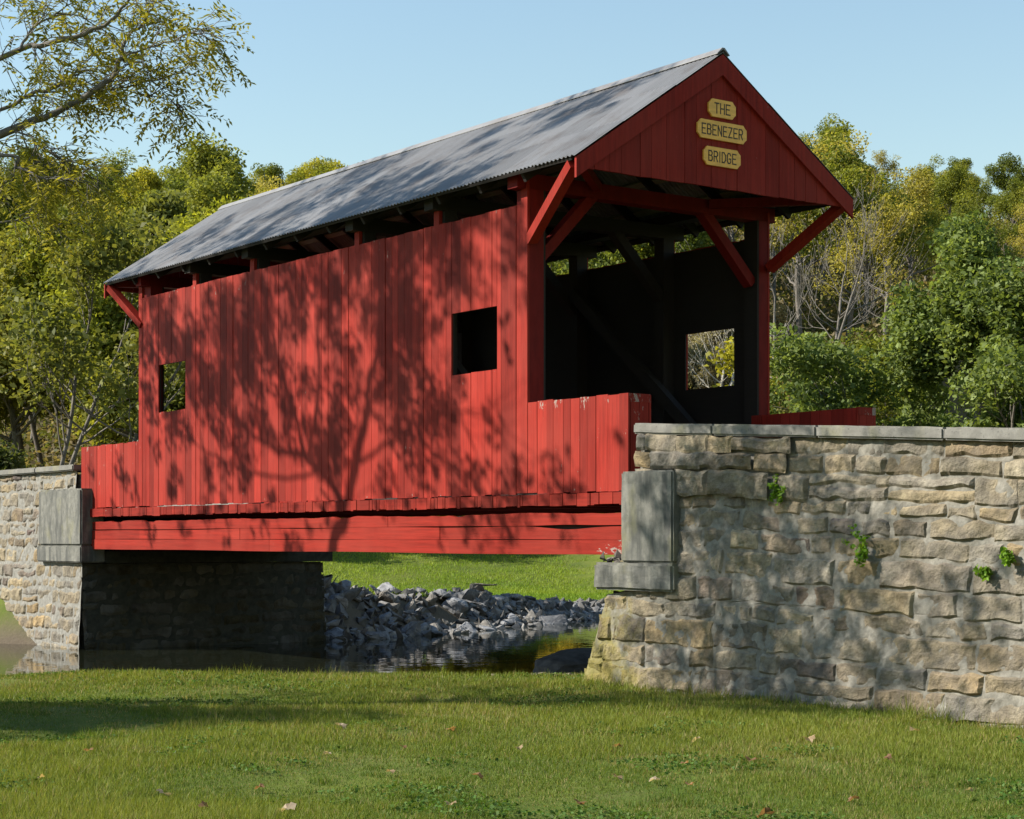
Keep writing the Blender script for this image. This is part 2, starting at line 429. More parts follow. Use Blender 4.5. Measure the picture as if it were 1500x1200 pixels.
for side in (0, 1):
    y = 0 if side == 0 else BW; sg = -1 if side == 0 else 1
    mb = MB(); wall_boards(mb, -BL, -.13, y + sg * .03, .026, ZB, ZS, WIN, R1, sg, wear=.06, topjit=.006)
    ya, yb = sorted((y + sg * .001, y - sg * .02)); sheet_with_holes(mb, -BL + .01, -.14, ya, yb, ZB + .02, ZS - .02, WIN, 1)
    mb.build('side_wall', [RED, DARKW], bridge)
    for xa, xb in ((-.128, 0.0), (-BL - .13, -BL - .002)):       # corner boards standing taller than the siding
        m2 = MB(); ya, yb = sorted((y + sg * .034, y)); m2.box(xa, xb, ya, yb, ZB, ZS + .30, (1.02, .02, 0)); m2.build('corner_board', RED, bridge)
    # railing walls running out onto the approaches: boxed, boarded on both faces
    for xa, xb in ((.004, 1.886), (-13.35, -BL - .134)):
        m3 = MB(); inn = y - sg * .30
        wall_boards(m3, xa, xb, y + sg * .03, .026, ZB, ZP, [], R1, sg, wear=.16, topjit=.01)
        wall_boards(m3, xa, xb, inn, .026, ZB, ZP - .015, [], R1, -sg, wear=.05)
        ya, yb = sorted((y + sg * .0, inn + sg * .03)); m3.box(xa + .01, xb - .03, ya, yb, ZB, ZP - .02, (.8, .2, 0))
        for xe in ((xb - .028,) if xa > -1 else (xa + .002,)):
            yy = np.linspace(ya + .002, yb - .002, 3)
            for q in range(2): m3.box(xe, xe + .026, yy[q] + .002, yy[q + 1] - .002, ZB, ZP - .012, (.95 - .08 * q, .20, 0))
            m3.box(xe - .004, xe + .032, ya - .02, yb + .02, ZP - .10, ZP - .006, (.8, .55, 0))
        m3.build('railing_wall', RED, bridge)
# frames: posts, tie beams, knee braces
FR = [-.13, -1.95, -3.91, -6.93, -8.85, -BL + .13]
for i, x in enumerate(FR):
    for side in (0, 1):
        y = 0 if side == 0 else BW; sg = -1 if side == 0 else 1
        ya, yb = sorted((y - sg * .002, y - sg * .245))
        end = i in (0, 5); hw = .126 if end else .10
        m2 = MB(); dp = .245 if side == 0 else .185
        if end:    # inner slab coloured dark to stand for interior shade
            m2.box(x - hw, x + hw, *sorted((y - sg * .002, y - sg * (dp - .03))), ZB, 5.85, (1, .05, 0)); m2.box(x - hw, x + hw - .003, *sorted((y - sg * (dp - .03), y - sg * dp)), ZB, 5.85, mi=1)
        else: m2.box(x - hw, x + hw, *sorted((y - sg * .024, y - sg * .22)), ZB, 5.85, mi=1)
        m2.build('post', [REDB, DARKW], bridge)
        if not end:  # outer stub of the post showing over the siding
            m2 = MB(); ya, yb = sorted((y + sg * .03, y - sg * .02)); m2.box(x - .07, x + .05, ya, yb, ZS - .1, ZS + .30, (1, .05, 0)); m2.build('post_stub', RED, bridge)
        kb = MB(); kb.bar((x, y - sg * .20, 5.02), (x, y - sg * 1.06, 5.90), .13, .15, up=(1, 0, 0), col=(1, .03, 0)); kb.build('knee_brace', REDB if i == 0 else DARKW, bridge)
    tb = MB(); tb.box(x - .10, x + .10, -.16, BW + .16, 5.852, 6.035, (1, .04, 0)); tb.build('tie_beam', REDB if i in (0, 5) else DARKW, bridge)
for side in (0, 1):
    y = 0 if side == 0 else BW; sg = -1 if side == 0 else 1
    for xp, xg, xd in ((0, GX - .09, 1), (-BL, FX + .09, -1)):
        b_ = MB(); b_.bar((xp + xd * .03, y + sg * .0, 5.22), (xg, y + sg * .22, 5.93), .11, .13, up=(0, 1, 0), col=(1, .03, 0)); b_.build('eave_brace', RED, bridge)
        b_ = MB(); b_.bar((xp + xd * .0, y - sg * 1.05, 5.97), (xg, y + sg * .16, 5.99), .10, .11, col=(1, .03, 0)); b_.build('corner_strut', REDB, bridge)
    for xa, xb, top in ((-.2, -3.8, 5.3), (-BL + .2, -7.0, 5.3)):                # queen-post truss diagonals
        b_ = MB(); b_.bar((xa, y - sg * .31, 2.36), (xb, y - sg * .31, top), .12, .17, col=(.8, .0, 0)); b_.build('truss_brace', DARKW, bridge)
    ya, yb = sorted((y - sg * .02, y - sg * .24)); b_ = MB(); b_.box(FX + .06, GX - .06, ya, yb, 6.037, 6.16, (1, 0, 0)); b_.build('wall_plate', DARKW, bridge)
    # side beam under the deck: three warped courses of plank
    R2 = random.Random(11 + side); m2 = MB(); zs = [1.46, 1.635, 1.80, 1.955]
    for c in range(3):
        xs = [-13.6] + sorted(R2.uniform(-11.5 + 4 * q, -9.5 + 4 * q) for q in range(3)) + [2.02]
        for a, b in zip(xs[:-1], xs[1:]):
            n = 40; xx = np.linspace(a + .003, b - .003, n); off = R2.uniform(-.006, .008); t = R2.uniform(.85, 1.08)
            zt = zs[c + 1] - .008 + .008 * np.sin(xx * 1.7 + c) ; zb_ = zs[c] + .004 * np.sin(xx * 1.2 + c * 2)
            if c == 0: zt = np.full(n, zs[1] - .006)
            if c == 1: zt = zt - .045 * np.exp(-((xx - .75) / .55) ** 2) - .02 * np.exp(-((xx + 10.6) / .9) ** 2)
            if c == 2: zb_ = zb_ + .012 * np.exp(-((xx - .75) / .5) ** 2); zt = zt - .012 * np.abs(vn(xx * 5, xx * 0, s=8)) - .02 * (vn(xx * 2.1, xx * 0, s=4) > .55)
            y0, y1 = sorted((y + sg * (.03 + .012 * (c == 0)) + sg * off, y - sg * .03))
            vs = []
            for q in range(n): vs += [(xx[q], y0, zb_[q]), (xx[q], y1, zb_[q]), (xx[q], y1, zt[q]), (xx[q], y0, zt[q])]
            fs = [(0, 1, 2, 3), tuple(4 * (n - 1) + k for k in (3, 2, 1, 0))]
            for q in range(n - 1):
                for k in range(4): fs.append((4 * q + k, 4 * q + 4 + k, 4 * q + 4 + (k + 1) % 4, 4 * q + (k + 1) % 4))
            we = np.repeat(.03 + .62 * sstep(1.0, 1.9, xx) * (c == 0) + .1 * sstep(.8, 1.9, xx), 4)
            m2.add(vs, fs, np.stack([np.full(4 * n, t), we, np.zeros(4 * n)], 1))
    m2.box(-13.5, 1.98, *sorted((y - sg * .05, y - sg * .30)), 1.47, 1.93, (.5, 0, 0), 1)
    m2.build('side_beam', [REDH, DARKW], bridge)
# deck planks run across, their painted ends show below the siding
R3 = random.Random(3); m2 = MB(); x = -13.6
while x < 2.0:
    wd = R3.choice([.04, .05, .07, .07, .09, .12, .2, .24]); e = R3.uniform(-.007, .006); zt = 2.168 + R3.uniform(-.006, .004); zb_ = 2.03 + R3.uniform(-.012, .010)
    m2.box(x + .003, min(x + wd - .004, 2.02), -.075 + e, BW + .075 - e, zb_, zt, (R3.uniform(.62, .95), R3.uniform(0, .05), 0)); x += wd
m2.build('deck', REDH, bridge)
# gables with signs
slope = (ZR - ZE) / (BW / 2 + EV)
def gable(x0, x1, out):
    m2 = MB(); R4 = random.Random(9); ys = split(-.22, BW + .22, .17, .30, R4)
    top = lambda yy: ZE + (min(yy, BW - yy) + EV) * slope - .07
    for a, b in zip(ys[:-1], ys[1:]):
        a2, b2 = a + .003, b - .003; dy = R4.uniform(-.003, .003); poly = [(a2, 5.885 - R4.uniform(0, .012)), (b2, 5.885 - R4.uniform(0, .012)), (b2, top(b2))]
        if a2 < BW / 2 < b2: poly.append((BW / 2, top(BW / 2)))
        poly.append((a2, top(a2)))
        if top(b2) < 5.9 or top(a2) < 5.9: poly = [(p, max(q, 5.884)) for p, q in poly]
        t = R4.uniform(.82, 1.08); m2.prism(poly, 'x', x0 + dy, x1 + dy, (t, .03, 0))
    m2.build('gable', RED, bridge)
    for sgn in (0, 1):
        m3 = MB(); f = (lambda q: q) if sgn == 0 else (lambda q: BW - q)
        lo, hi = -EV + .03, BW / 2; zt = lambda q: ZE + (q + EV) * slope - .035
        poly = [(f(lo), zt(lo) - .235), (f(lo), zt(lo)), (f(hi), zt(hi)), (f(hi), zt(hi) - .25)]
        m3.prism(poly, 'x', *sorted((out, out + (.036 if out > 0 else -.036))), (1.0, .05, 0)); m3.build('rake_board', RED, bridge)
gable(GX - .035, GX - .004, GX); gable(FX + .004, FX + .035, FX)
GL = {'T': [((0, 1), (1, 1)), ((.5, 1), (.5, 0))], 'H': [((0, 0), (0, 1)), ((1, 0), (1, 1)), ((0, .5), (1, .5))],
      'E': [((0, 0), (0, 1)), ((0, 1), (1, 1)), ((0, .52), (.8, .52)), ((0, 0), (1, 0))],
      'B': [((0, 0), (0, 1)), ((0, 1), (.7, 1)), ((.7, 1), (.95, .85)), ((.95, .85), (.95, .68)), ((.95, .68), (.7, .53)), ((0, .53), (.75, .53)), ((.75, .53), (1, .38)), ((1, .38), (1, .16)), ((1, .16), (.75, 0)), ((.75, 0), (0, 0))],
      'N': [((0, 0), (0, 1)), ((0, 1), (1, 0)), ((1, 0), (1, 1))], 'Z': [((0, 1), (1, 1)), ((1, 1), (0, 0)), ((0, 0), (1, 0))],
      'R': [((0, 0), (0, 1)), ((0, 1), (.7, 1)), ((.7, 1), (1, .86)), ((1, .86), (1, .62)), ((1, .62), (.7, .48)), ((.7, .48), (0, .48)), ((.5, .48), (1, 0))],
      'I': [((.5, 0), (.5, 1))], 'D': [((0, 0), (0, 1)), ((0, 1), (.6, 1)), ((.6, 1), (1, .75)), ((1, .75), (1, .25)), ((1, .25), (.6, 0)), ((.6, 0), (0, 0))],
      'G': [((1, .82), (.75, 1)), ((.75, 1), (.25, 1)), ((.25, 1), (0, .78)), ((0, .78), (0, .22)), ((0, .22), (.25, 0)), ((.25, 0), (.75, 0)), ((.75, 0), (1, .2)), ((1, .2), (1, .46)), ((1, .46), (.55, .46))]}
def sign(text, wid, hei, zc, tilt):
    yc = BW / 2; x0, x1 = GX - .001, GX + .024; c = .055; poly = []
    for (sy, sz, a0) in ((1, 1, 0), (-1, 1, 1), (-1, -1, 2), (1, -1, 3)):     # cut corners with a small hollow
        k = [(sy * wid / 2, sz * (hei / 2 - c)), (sy * (wid / 2 - c * .55), sz * (hei / 2 - c * .55)), (sy * (wid / 2 - c), sz * hei / 2)]
        poly += k if a0 in (0, 2) else k[::-1]
    m2 = MB(); m2.prism([(yc + p, zc + q) for p, q in poly], 'x', x0, x1)
    o = m2.build('sign_board', YELLOW, bridge); o['label'] = 'yellow sign board with hollow cut corners reading ' + text
    n = len(text); lw = {'I': .25}; ws = [lw.get(ch, 1) for ch in text]; adv = .056; gap = .030
    if text == 'THE': adv = .062
    tot = sum(ws) * adv + gap * (n - 1); y = yc - tot / 2; h = .118; m3 = MB(); st = .0145; z0 = zc - h / 2
    for ch, lwk in zip(text, ws):
        for q, (p0, p1) in enumerate(GL[ch]):
            pa, pb = [(y + (pp[0] if ch != 'I' else .5) * adv * (lwk if ch == 'I' else 1), z0 + pp[1] * h) for pp in (p0, p1)]
            d = math.hypot(pb[0] - pa[0], pb[1] - pa[1]); uy, uz = (pb[0] - pa[0]) / d, (pb[1] - pa[1]) / d
            e = st / 2; xq = x1 + .0015 + .0003 * (q % 5)
            pts = [(pa[0] - uy * e - uz * e, pa[1] - uz * e + uy * e), (pa[0] - uy * e + uz * e, pa[1] - uz * e - uy * e),
                   (pb[0] + uy * e + uz * e, pb[1] + uz * e - uy * e), (pb[0] + uy * e - uz * e, pb[1] + uz * e + uy * e)]
            m3.prism(pts, 'x', x1 - .002, xq)
        y += lwk * adv + gap
    m3.build('lettering', LETTER, o)
_old = MB.build
def build_child(self, name, mats, parent=None, smooth=False, base=None):
    # sub-parts share their part's origin
    if parent is not None and 'base' not in parent and parent.parent is not None and 'base' in parent.parent:
        o = _old(self, name, mats, None, smooth, parent.parent['base']); o.location = (0, 0, 0); o.parent = parent; return o
    return _old(self, name, mats, parent, smooth, base)
MB.build = build_child
sign('THE', .44, .215, 6.835, 0); sign('EBENEZER', .80, .225, 6.565, 0); sign('BRIDGE', .60, .225, 6.25, 0)
# roof: corrugated sheets, rafters, purlins
per = .0762; nxs = int((GX - FX + .06) / per * 8); xx = np.linspace(FX - .03, GX + .035, nxs)
for sgn in (0, 1):
    m2 = MB(); f = (lambda q: q) if sgn == 0 else (lambda q: BW - q)
    nrm = np.array([0, -slope, 1.0]) / math.hypot(slope, 1)
    rows = [-EV, .40, .42, 1.2, 1.22, BW / 2 + .004]
    sheet = np.floor((xx - FX) / .68).astype(int); Rr = np.random.default_rng(5 + sgn); tv = Rr.uniform(.80, 1.12, (40, 3))
    wav = .0095 * np.sin((xx - FX) / per * 2 * math.pi)
    vs = []; cs = []
    for ri, q in enumerate(rows):
        lift = .0 + (.006 if ri in (1, 3) else 0) + (.004 if ri >= 2 else 0)
        jag = (Rr.uniform(-.012, .012, 40)[sheet]) if ri == 0 else 0
        off = wav + lift + .004 * np.sin(xx * .9 + ri)
        qq = q + jag + 0 * xx
        pz = ZE + (qq + EV) * slope + off * nrm[2]; py = qq + off * nrm[1]
        vs.append(np.stack([xx, np.array([f(t) for t in py]), pz], 1)); band = 0 if ri < 2 else 1 if ri < 4 else 2
        cs.append(np.repeat(tv[sheet, band][:, None], 3, 1))
    n = len(xx); fs = []
    for ri in range(len(rows) - 1):
        fs += [(ri * n + k, ri * n + k + 1, ri * n + n + k + 1, ri * n + n + k) for k in range(n - 1)]
    m2.add(np.concatenate(vs), fs, np.concatenate(cs))
    o = m2.build('roof_slope', ROOF, bridge); 
    sd = o.modifiers.new('thickness', 'SOLIDIFY'); sd.thickness = .004
    for q in np.linspace(-EV + .06, BW / 2 - .1, 6):
        m3 = MB(); zc = ZE + (q + EV) * slope - .042; m3.bar((FX + .05, f(q), zc), (GX - .05, f(q), zc), .09, .032, up=(0, -slope if sgn == 0 else slope, 1)); m3.build('purlin', PALEW if q > -.2 else DARKW, bridge)
    for x in np.linspace(FX + .12, GX - .14, 15):
        m3 = MB(); a = -EV + .08; b = BW / 2 - .02; m3.bar((x, f(a), ZE + (a + EV) * slope - .125), (x, f(b), ZE + (b + EV) * slope - .125), .05, .125); m3.build('rafter', DARKW, bridge)
m2 = MB(); s_ = 1 / math.hypot(slope, 1); zc = ZR + .028; ww = .10
m2.prism([(BW / 2 - ww, zc - ww * slope - .004), (BW / 2, zc - .004), (BW / 2 + ww, zc - ww * slope - .004), (BW / 2 + ww, zc - ww * slope + .006), (BW / 2 + .02, zc + .014), (BW / 2 - .02, zc + .014), (BW / 2 - ww, zc - ww * slope + .006)], 'x', FX - .035, GX + .045, (.95, .95, .95))
m2.build('ridge_cap', ROOF, bridge)

# ------------------------------------------------------------------ stone abutments
PAL = np.array([(.40, .33, .215), (.34, .30, .225), (.28, .26, .225), (.44, .33, .18), (.24, .195, .165), (.36, .335, .285), (.46, .40, .285), (.30, .24, .165), (.20, .145, .135)])
PW = np.array([.2, .18, .14, .1, .06, .12, .1, .07, .03])
def masonry(mb, s0, s1, v0, v1, place, keep, R, drop=0.0, res=.028, out=lambda s, v: 0, heights=None, lens=(.34, 1.0), shade=1.0):
    """coursed rubble: s along the wall, v up; place(s,v,depth)->xyz; keep(s,v) trims whole stones; each stone its own bulged patch"""
    v = v0; hs = heights or []; k = 0
    while v < v1 - .06:
        h = hs[k] if k < len(hs) else R.uniform(.17, .31)
        if v + h > v1 - .08: h = v1 - v
        s = s0 - R.uniform(0, .4)
        while s < s1:
            L = R.uniform(*lens) * (1.15 if h > .25 else .85); parts = [(v, v + h)]
            if h > .24 and R.random() < .18: m_ = v + h * R.uniform(.4, .6); parts = [(v, m_), (m_, v + h)]
            for (a, b) in parts:
                e0, e1 = max(s, s0), min(s + L, s1)
                if e1 - e0 < .06: continue
                lo, hi = keep(.5 * (a + b))
                e0, e1 = max(e0, lo), min(e1, hi)
                if e1 - e0 < .07: continue
                nu, nv = max(4, int((e1 - e0) / res)), max(4, int((b - a) / res))
                U, Vv = np.meshgrid(np.linspace(0, 1, nu), np.linspace(0, 1, nv), indexing='ij')
                g = R.uniform(.001, .006); sx = e0 + g + U * (e1 - e0 - 2 * g); sv = a + g + Vv * (b - a - 2 * g)
                sd = R.randint(0, 9999)
                wob = .026
                sx2 = sx + wob * vn(sx * 6, sv * 6, s=sd); sv2 = sv + wob * vn(sx * 6 + 9, sv * 6, s=sd + 1) + .030 * vn(sx * 1.1, sv * .5, s=77) + .012 * vn(sx * 3.1, sv * 1.3, s=78)
                edge = np.minimum(np.minimum(U, 1 - U) * (e1 - e0), np.minimum(Vv, 1 - Vv) * (b - a))
                pill = 1 - np.exp(-edge / .007)
                tl = R.uniform(-.02, .02) * (U - .5) + R.uniform(-.03, .03) * (Vv - .5)
                rough = .020 * fbm(sx * 5, sv * 6, s=sd, o=5) + .016 * np.abs(vn(sx * 9, sv * 4, s=sd + 3))
                facet = .018 * np.round(2.2 * vn(sx * 4 + sd, sv * 4.5, s=sd + 11)) / 2.2
                dep = -.021 + pill * (.019 + R.uniform(-.008, .011) + 1.0 * rough + .6 * facet + .5 * tl) + out(.5 * (e0 + e1), .5 * (a + b))
                pts = place(sx2.ravel(), sv2.ravel(), dep.ravel())
                ii, jj = np.meshgrid(np.arange(nu - 1), np.arange(nv - 1), indexing='ij'); q = (ii * nv + jj).ravel()
                base = PAL[R.choices(range(len(PAL)), PW)[0]] * R.uniform(.52, .92) * shade
                c2 = PAL[R.choices(range(len(PAL)), PW)[0]] * .78 * shade; bl = np.clip(.5 + .8 * fbm(sx * 2.5, sv * 2.5, s=sd + 6, o=3), 0, 1).ravel()[:, None] * .5
                mb.add(pts, np.stack([q, q + nv, q + nv + 1, q + 1], 1).tolist(), base * (1 - bl) + c2 * bl)
            s += L
        v += h; k += 1
def grid_face(mb, s0, s1, v0, v1, place, lo_of_v, res=.045, mi=1, sd=0, keepfun=None):
    nv = int((v1 - v0) / res) + 2; nu = int((s1 - s0) / res) + 2; vs = []
    for vv in np.linspace(v0, v1, nv):
        a = max(s0, lo_of_v(vv)[0]); u = np.linspace(a + .01, min(s1, lo_of_v(vv)[1]) - .01, nu); vs.append(place(u, np.full(nu, vv), -.009 + .011 * fbm(u * 7, np.full(nu, vv) * 7, s=sd)))
    fs = [(k * nu + q, k * nu + q + 1, k * nu + nu + q + 1, k * nu + nu + q) for k in range(nv - 1) for q in range(nu - 1)]
    mb.add(np.concatenate(vs), fs, mi=mi)
def rough_block(mb, x0, x1, y0, y1, z0, z1, bev=.02, res=.05, amp=.006, sd=0):
    bm = bmesh.new(); bmesh.ops.create_cube(bm, size=1)
    for v in bm.verts: v.co = Vector((x0 + (v.co.x + .5) * (x1 - x0), y0 + (v.co.y + .5) * (y1 - y0), z0 + (v.co.z + .5) * (z1 - z0)))
    bmesh.ops.bevel(bm, geom=bm.edges[:], offset=bev, segments=2, affect='EDGES')
    bmesh.ops.triangulate(bm, faces=bm.faces[:])
    for _ in range(5):
        es = [e for e in bm.edges if e.calc_length() > res * 2.2]
        if not es: break
        bmesh.ops.subdivide_edges(bm, edges=es, cuts=1); bmesh.ops.triangulate(bm, faces=bm.faces[:])
    bm.verts.index_update(); co = np.array([v.co[:] for v in bm.verts]); no = np.array([v.normal[:] for v in bm.verts])
    co = co + no * (amp * fbm(co[:, 0] * 7, co[:, 1] * 7, co[:, 2] * 7, s=sd))[:, None]
    mb.add(co, [[v.index for v in f.verts] for f in bm.faces]); bm.free()
abut = based('stone_abutment', (3.5, 0, 0), 'tan rubble stone abutment and long wing wall at the near end of the bridge', 'stone wall')
TOPX, TOPZ, SL = 2.15, 2.80, .059
def near_place(s, v, dep):           # courses fall gently to the right like the coping
    z = v - SL * np.clip(s - TOPX, 0, 99) * np.clip((v + .1) / 2.9, 0, 1)
    return np.stack([s, -.11 - .055 * (2.2 - v) - dep, z], 1)
def near_keep(v): return ((1.70 - .42 * (1.07 - v) / 1.1, 11.0) if v < 1.07 else (TOPX, 11.0))
R5 = random.Random(21); mb = MB()
def near_out(s, v): return (.085 if v > 2.13 else 0.0) * float(np.clip((4.6 - s) / .5, 0.1, 1))
masonry(mb, 1.1, 11.0, -.35, 2.80, near_place, near_keep, R5, out=near_out, heights=[.34, .29, .22, .31, .19, .27, .30, .22, .20, .16, .27, .20, .30, .20])
grid_face(mb, 1.1, 11.0, -.35, 1.07, near_place, near_keep, sd=4); grid_face(mb, TOPX, 11.0, 1.05, 2.79, near_place, near_keep, sd=5)
# solid core and the stream face under the bridge seat
def stream_place(s, v, dep): return np.stack([1.70 - .42 * (1.07 - v) / 1.1 - dep * 1.0 - .0, s, v], 1)
masonry(mb, -.1, 4.3, -.5, 1.07, stream_place, lambda v: (-.1 - .055 * (2.2 - v), 4.3), R5, res=.07)
mb.prism([(1.46, -.5), (1.74, 1.06), (2.17, 1.06), (2.17, 2.6), (11, 2.1), (11, -.5)], 'y', .02, .5, (.4, .4, .38), 1)
mb.prism([(1.46, -.5), (1.74, 1.06), (2.17, 1.06), (2.17, 1.9), (11, 1.4), (11, -.5)], 'y', .51, 4.3, (.4, .4, .38), 1)
mb.build('masonry', [STONE, MORTAR], abut)
m2 = MB(); xs = [TOPX - .03, 3.4, 4.9, 6.5, 8.2, 11.0]
for q in range(5):
    k = MB(); rough_block(k, xs[q] + .001, xs[q + 1] - .001, -.165, .30, 0, .118, .018, .09, .005, q)
    v_ = np.concatenate(k.v); v_[:, 2] += TOPZ + .0 - SL * (v_[:, 0] - TOPX); m2.add(v_, k.f)
m2.build('coping', COPE, abut)
m2 = MB(); rough_block(m2, 1.99, 2.86, -.235, .3, 1.385, 2.385, .022, .05, .004, 3); m2.build('pedestal', CONC, abut)
m2 = MB(); rough_block(m2, 1.55, 2.90, -.275, .28, 1.075, 1.38, .03, .05, .008, 5); m2.box(1.62, 3.0, .282, 4.2, 1.08, 1.38)
m2.build('bearing_slab', CONC, abut)
# crumbled mortar and stone at the beam end
m2 = MB(); Rq = np.random.default_rng(2)
for q in range(16):
    c = np.array([Rq.uniform(1.66, 2.0), Rq.uniform(-.2, -.03), 1.385 + Rq.uniform(0, .05)]); s = Rq.uniform(.02, .055)
    bm = bmesh.new()
    for _ in range(9): bm.verts.new(c + Rq.normal(0, 1, 3) * s * .6)
    r0 = bmesh.ops.convex_hull(bm, input=bm.verts[:]); bm.verts.index_update()
    m2.add([v.co[:] for v in bm.verts], [[v.index for v in f.verts] for f in bm.faces], (.8, .7, .6)); bm.free()
m2.build('rubble', RIPRAP, abut)

farab = based('stone_abutment', (-14.5, 0, 0), 'stone abutment with pale concrete block and wing wall at the far left end', 'stone wall')
mb = MB(); R6 = random.Random(33)
def fpl(s, v, dep): return np.stack([s, -.11 - .05 * (2.2 - v) - dep, v], 1)
masonry(mb, -30.0, -13.02, -.5, 2.86, fpl, lambda v: (-30.0, -12.98 + .1 * (1.2 - v) if v < 1.2 else -13.45), R6, res=.04)
grid_face(mb, -30.0, -13.0, -.5, 1.2, fpl, lambda v: (-30., -13.0), res=.15, sd=2); grid_face(mb, -30, -13.4, 1.15, 2.85, fpl, lambda v: (-30., -13.45), res=.15, sd=3)
def fpl2(s, v, dep): return np.stack([-12.95 + .1 * (1.2 - v) + dep, s, v], 1)
masonry(mb, -.2, 4.72, -.6, 1.2, fpl2, lambda v: (-.2, 4.72), R6, res=.055, shade=np.array([.17, .18, .14]))  # stream-face stones coloured dark, the under-bridge shade put into their tint
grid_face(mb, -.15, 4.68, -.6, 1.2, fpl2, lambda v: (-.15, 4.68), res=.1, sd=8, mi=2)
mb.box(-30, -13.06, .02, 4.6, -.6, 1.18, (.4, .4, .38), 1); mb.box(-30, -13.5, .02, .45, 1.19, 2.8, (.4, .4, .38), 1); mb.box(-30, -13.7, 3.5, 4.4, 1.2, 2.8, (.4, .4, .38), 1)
mb.build('masonry', [STONEF, MORTARF, SHADED], farab)
m2 = MB()
for q, (a, b) in enumerate(((-30, -22), (-22, -17.5), (-17.5, -15.2), (-15.2, -13.42))): rough_block(m2, a + .001, b - .001, -.165, .35, 2.86, 2.97, .02, .2, .004, q)
m2.build('coping', COPE, farab)
m2 = MB(); rough_block(m2, -14.8, -12.86, -.25, .2, 1.52, 2.53, .03, .08, .004, 12); m2.build('pedestal', CONC, farab)
m2 = MB(); rough_block(m2, -14.83, -12.82, -.27, .2, 1.22, 1.515, .02, .08, .004, 14); m2.box(-13.6, -12.82, .205, 4.85, 1.21, 1.42, mi=1); m2.build('bearing_slab', [CONC, SHADED], farab)  # slab part under the bridge gets the painted shade colour

# approach roads behind the wing walls
m2 = MB(); xs = np.linspace(2.03, 11, 20)
v_ = []
for x in xs: v_ += [(x, .5, 2.15 - .055 * (x - 2.03)), (x, 3.5, 2.15 - .055 * (x - 2.03))]
m2.add(v_, [(2 * k, 2 * k + 2, 2 * k + 3, 2 * k + 1) for k in range(19)]); m2.add([(-30, .45, 2.15), (-13.62, .45, 2.15), (-13.62, 3.5, 2.15), (-30, 3.5, 2.15)], [(0, 1, 2, 3)])
tag(m2.build('approach_road', ROADM), kind='structure')

# ------------------------------------------------------------------ trees
def norm(v): return v / (np.linalg.norm(v) + 1e-9)
def limb(R, p, d, L, r0, r1, n=7, wob=.16, up=.0):
    pts = [np.array(p, float)]; d = norm(np.array(d, float)); st = L / n
    for q in range(n):
        d = norm(d + R.normal(0, wob, 3) + np.array([0, 0, up])); pts.append(pts[-1] + d * st)
    return np.array(pts), np.linspace(r0, r1, n + 1), d
def grow(R, mb, p, d, L, r, lvl, tips, spread=.8, up=.06, kids=(3, 5), ratio=.62, wob=.16, start=.35, col=(1, 1, 1), sides=(8, 6, 4, 3, 3), minr=.006, thin=.5):
    pts, rad, dd = limb(R, p, d, L, r, max(minr, r * thin), 7 if lvl > 1 else 5, wob, up)
    mb.tube(pts, rad, sides[min(4, 4 - min(lvl, 4))], col)
    if lvl == 0: tips.append(pts); return
    for q in range(R.integers(kids[0], kids[1] + 1)):
        t = R.uniform(start, 1.0); f = t * (len(pts) - 1); k = min(int(f), len(pts) - 2); b = pts[k] + (pts[k + 1] - pts[k]) * (f - k)
        ax = norm(pts[k + 1] - pts[k]); s = norm(np.cross(ax, R.normal(0, 1, 3))); a = spread * R.uniform(.6, 1.25)
        nd = norm(ax * math.cos(a) + s * math.sin(a)); rr = (rad[0] + (rad[-1] - rad[0]) * t) * R.uniform(.5, .75)
        grow(R, mb, b, nd, L * ratio * R.uniform(.7, 1.2), max(minr, rr), lvl - 1, tips, spread, up, kids, ratio, wob, .25, col, sides, minr, thin)
    grow(R, mb, pts[-1], dd, L * ratio * R.uniform(.8, 1.15), max(minr, rad[-1] * .9), lvl - 1, tips, spread, up, kids, ratio, wob, .25, col, sides, minr, thin)
def leaf_cards(R, pos, size, cols, up=.5, asp=.62, hang=None):
    n = len(pos); nr = R.normal(0, 1, (n, 3)); nr[:, 2] = np.abs(nr[:, 2]) * (1 + up) ; nr /= np.linalg.norm(nr, axis=1)[:, None]
    a = R.normal(0, 1, (n, 3))
    if hang is not None: a[:, 2] -= hang
    a -= nr * (a * nr).sum(1)[:, None]; a /= np.linalg.norm(a, axis=1)[:, None] + 1e-9; b = np.cross(nr, a)
    s = size * R.uniform(.6, 1.35, n)[:, None]
    fold = nr * s * .12
    return np.stack([pos - a * s * .5, pos + b * s * .5 * asp + fold - a * s * .05, pos + a * s * .5, pos - b * s * .5 * asp + fold - a * s * .05], 1).reshape(-1, 3)
def clump_crown(R, centers, radii, per_m2, size, c_lo, c_hi, flat=.8, hang=None, up=.5, inner=.5):
    P_ = []; C_ = []
    c_lo, c_hi = np.array(c_lo), np.array(c_hi)
    for c, rr in zip(centers, radii):
        n = max(6, int(per_m2 * rr * rr * 4)); v = R.normal(0, 1, (n, 3)); v /= np.linalg.norm(v, axis=1)[:, None]
        q = rr * np.where(R.random(n) < inner, R.random(n) ** .45, R.uniform(.75, 1.05, n)) * (1 + .38 * vn(v[:, 0] * 2.3 + c[0], v[:, 1] * 2.3 + c[1], v[:, 2] * 2.3 + c[2])); p = c + v * q[:, None] * np.array([1, 1, flat])
        t = R.uniform(0, 1); col = c_lo + (c_hi - c_lo) * np.clip(t * .7 + R.uniform(-.1, .42, n), 0, 1)[:, None]
        P_.append(p); C_.append(col * R.uniform(.75, 1.2, n)[:, None])
    P_ = np.concatenate(P_); C_ = np.concatenate(C_)
    return leaf_cards(R, P_, size, C_, up, hang=hang), C_
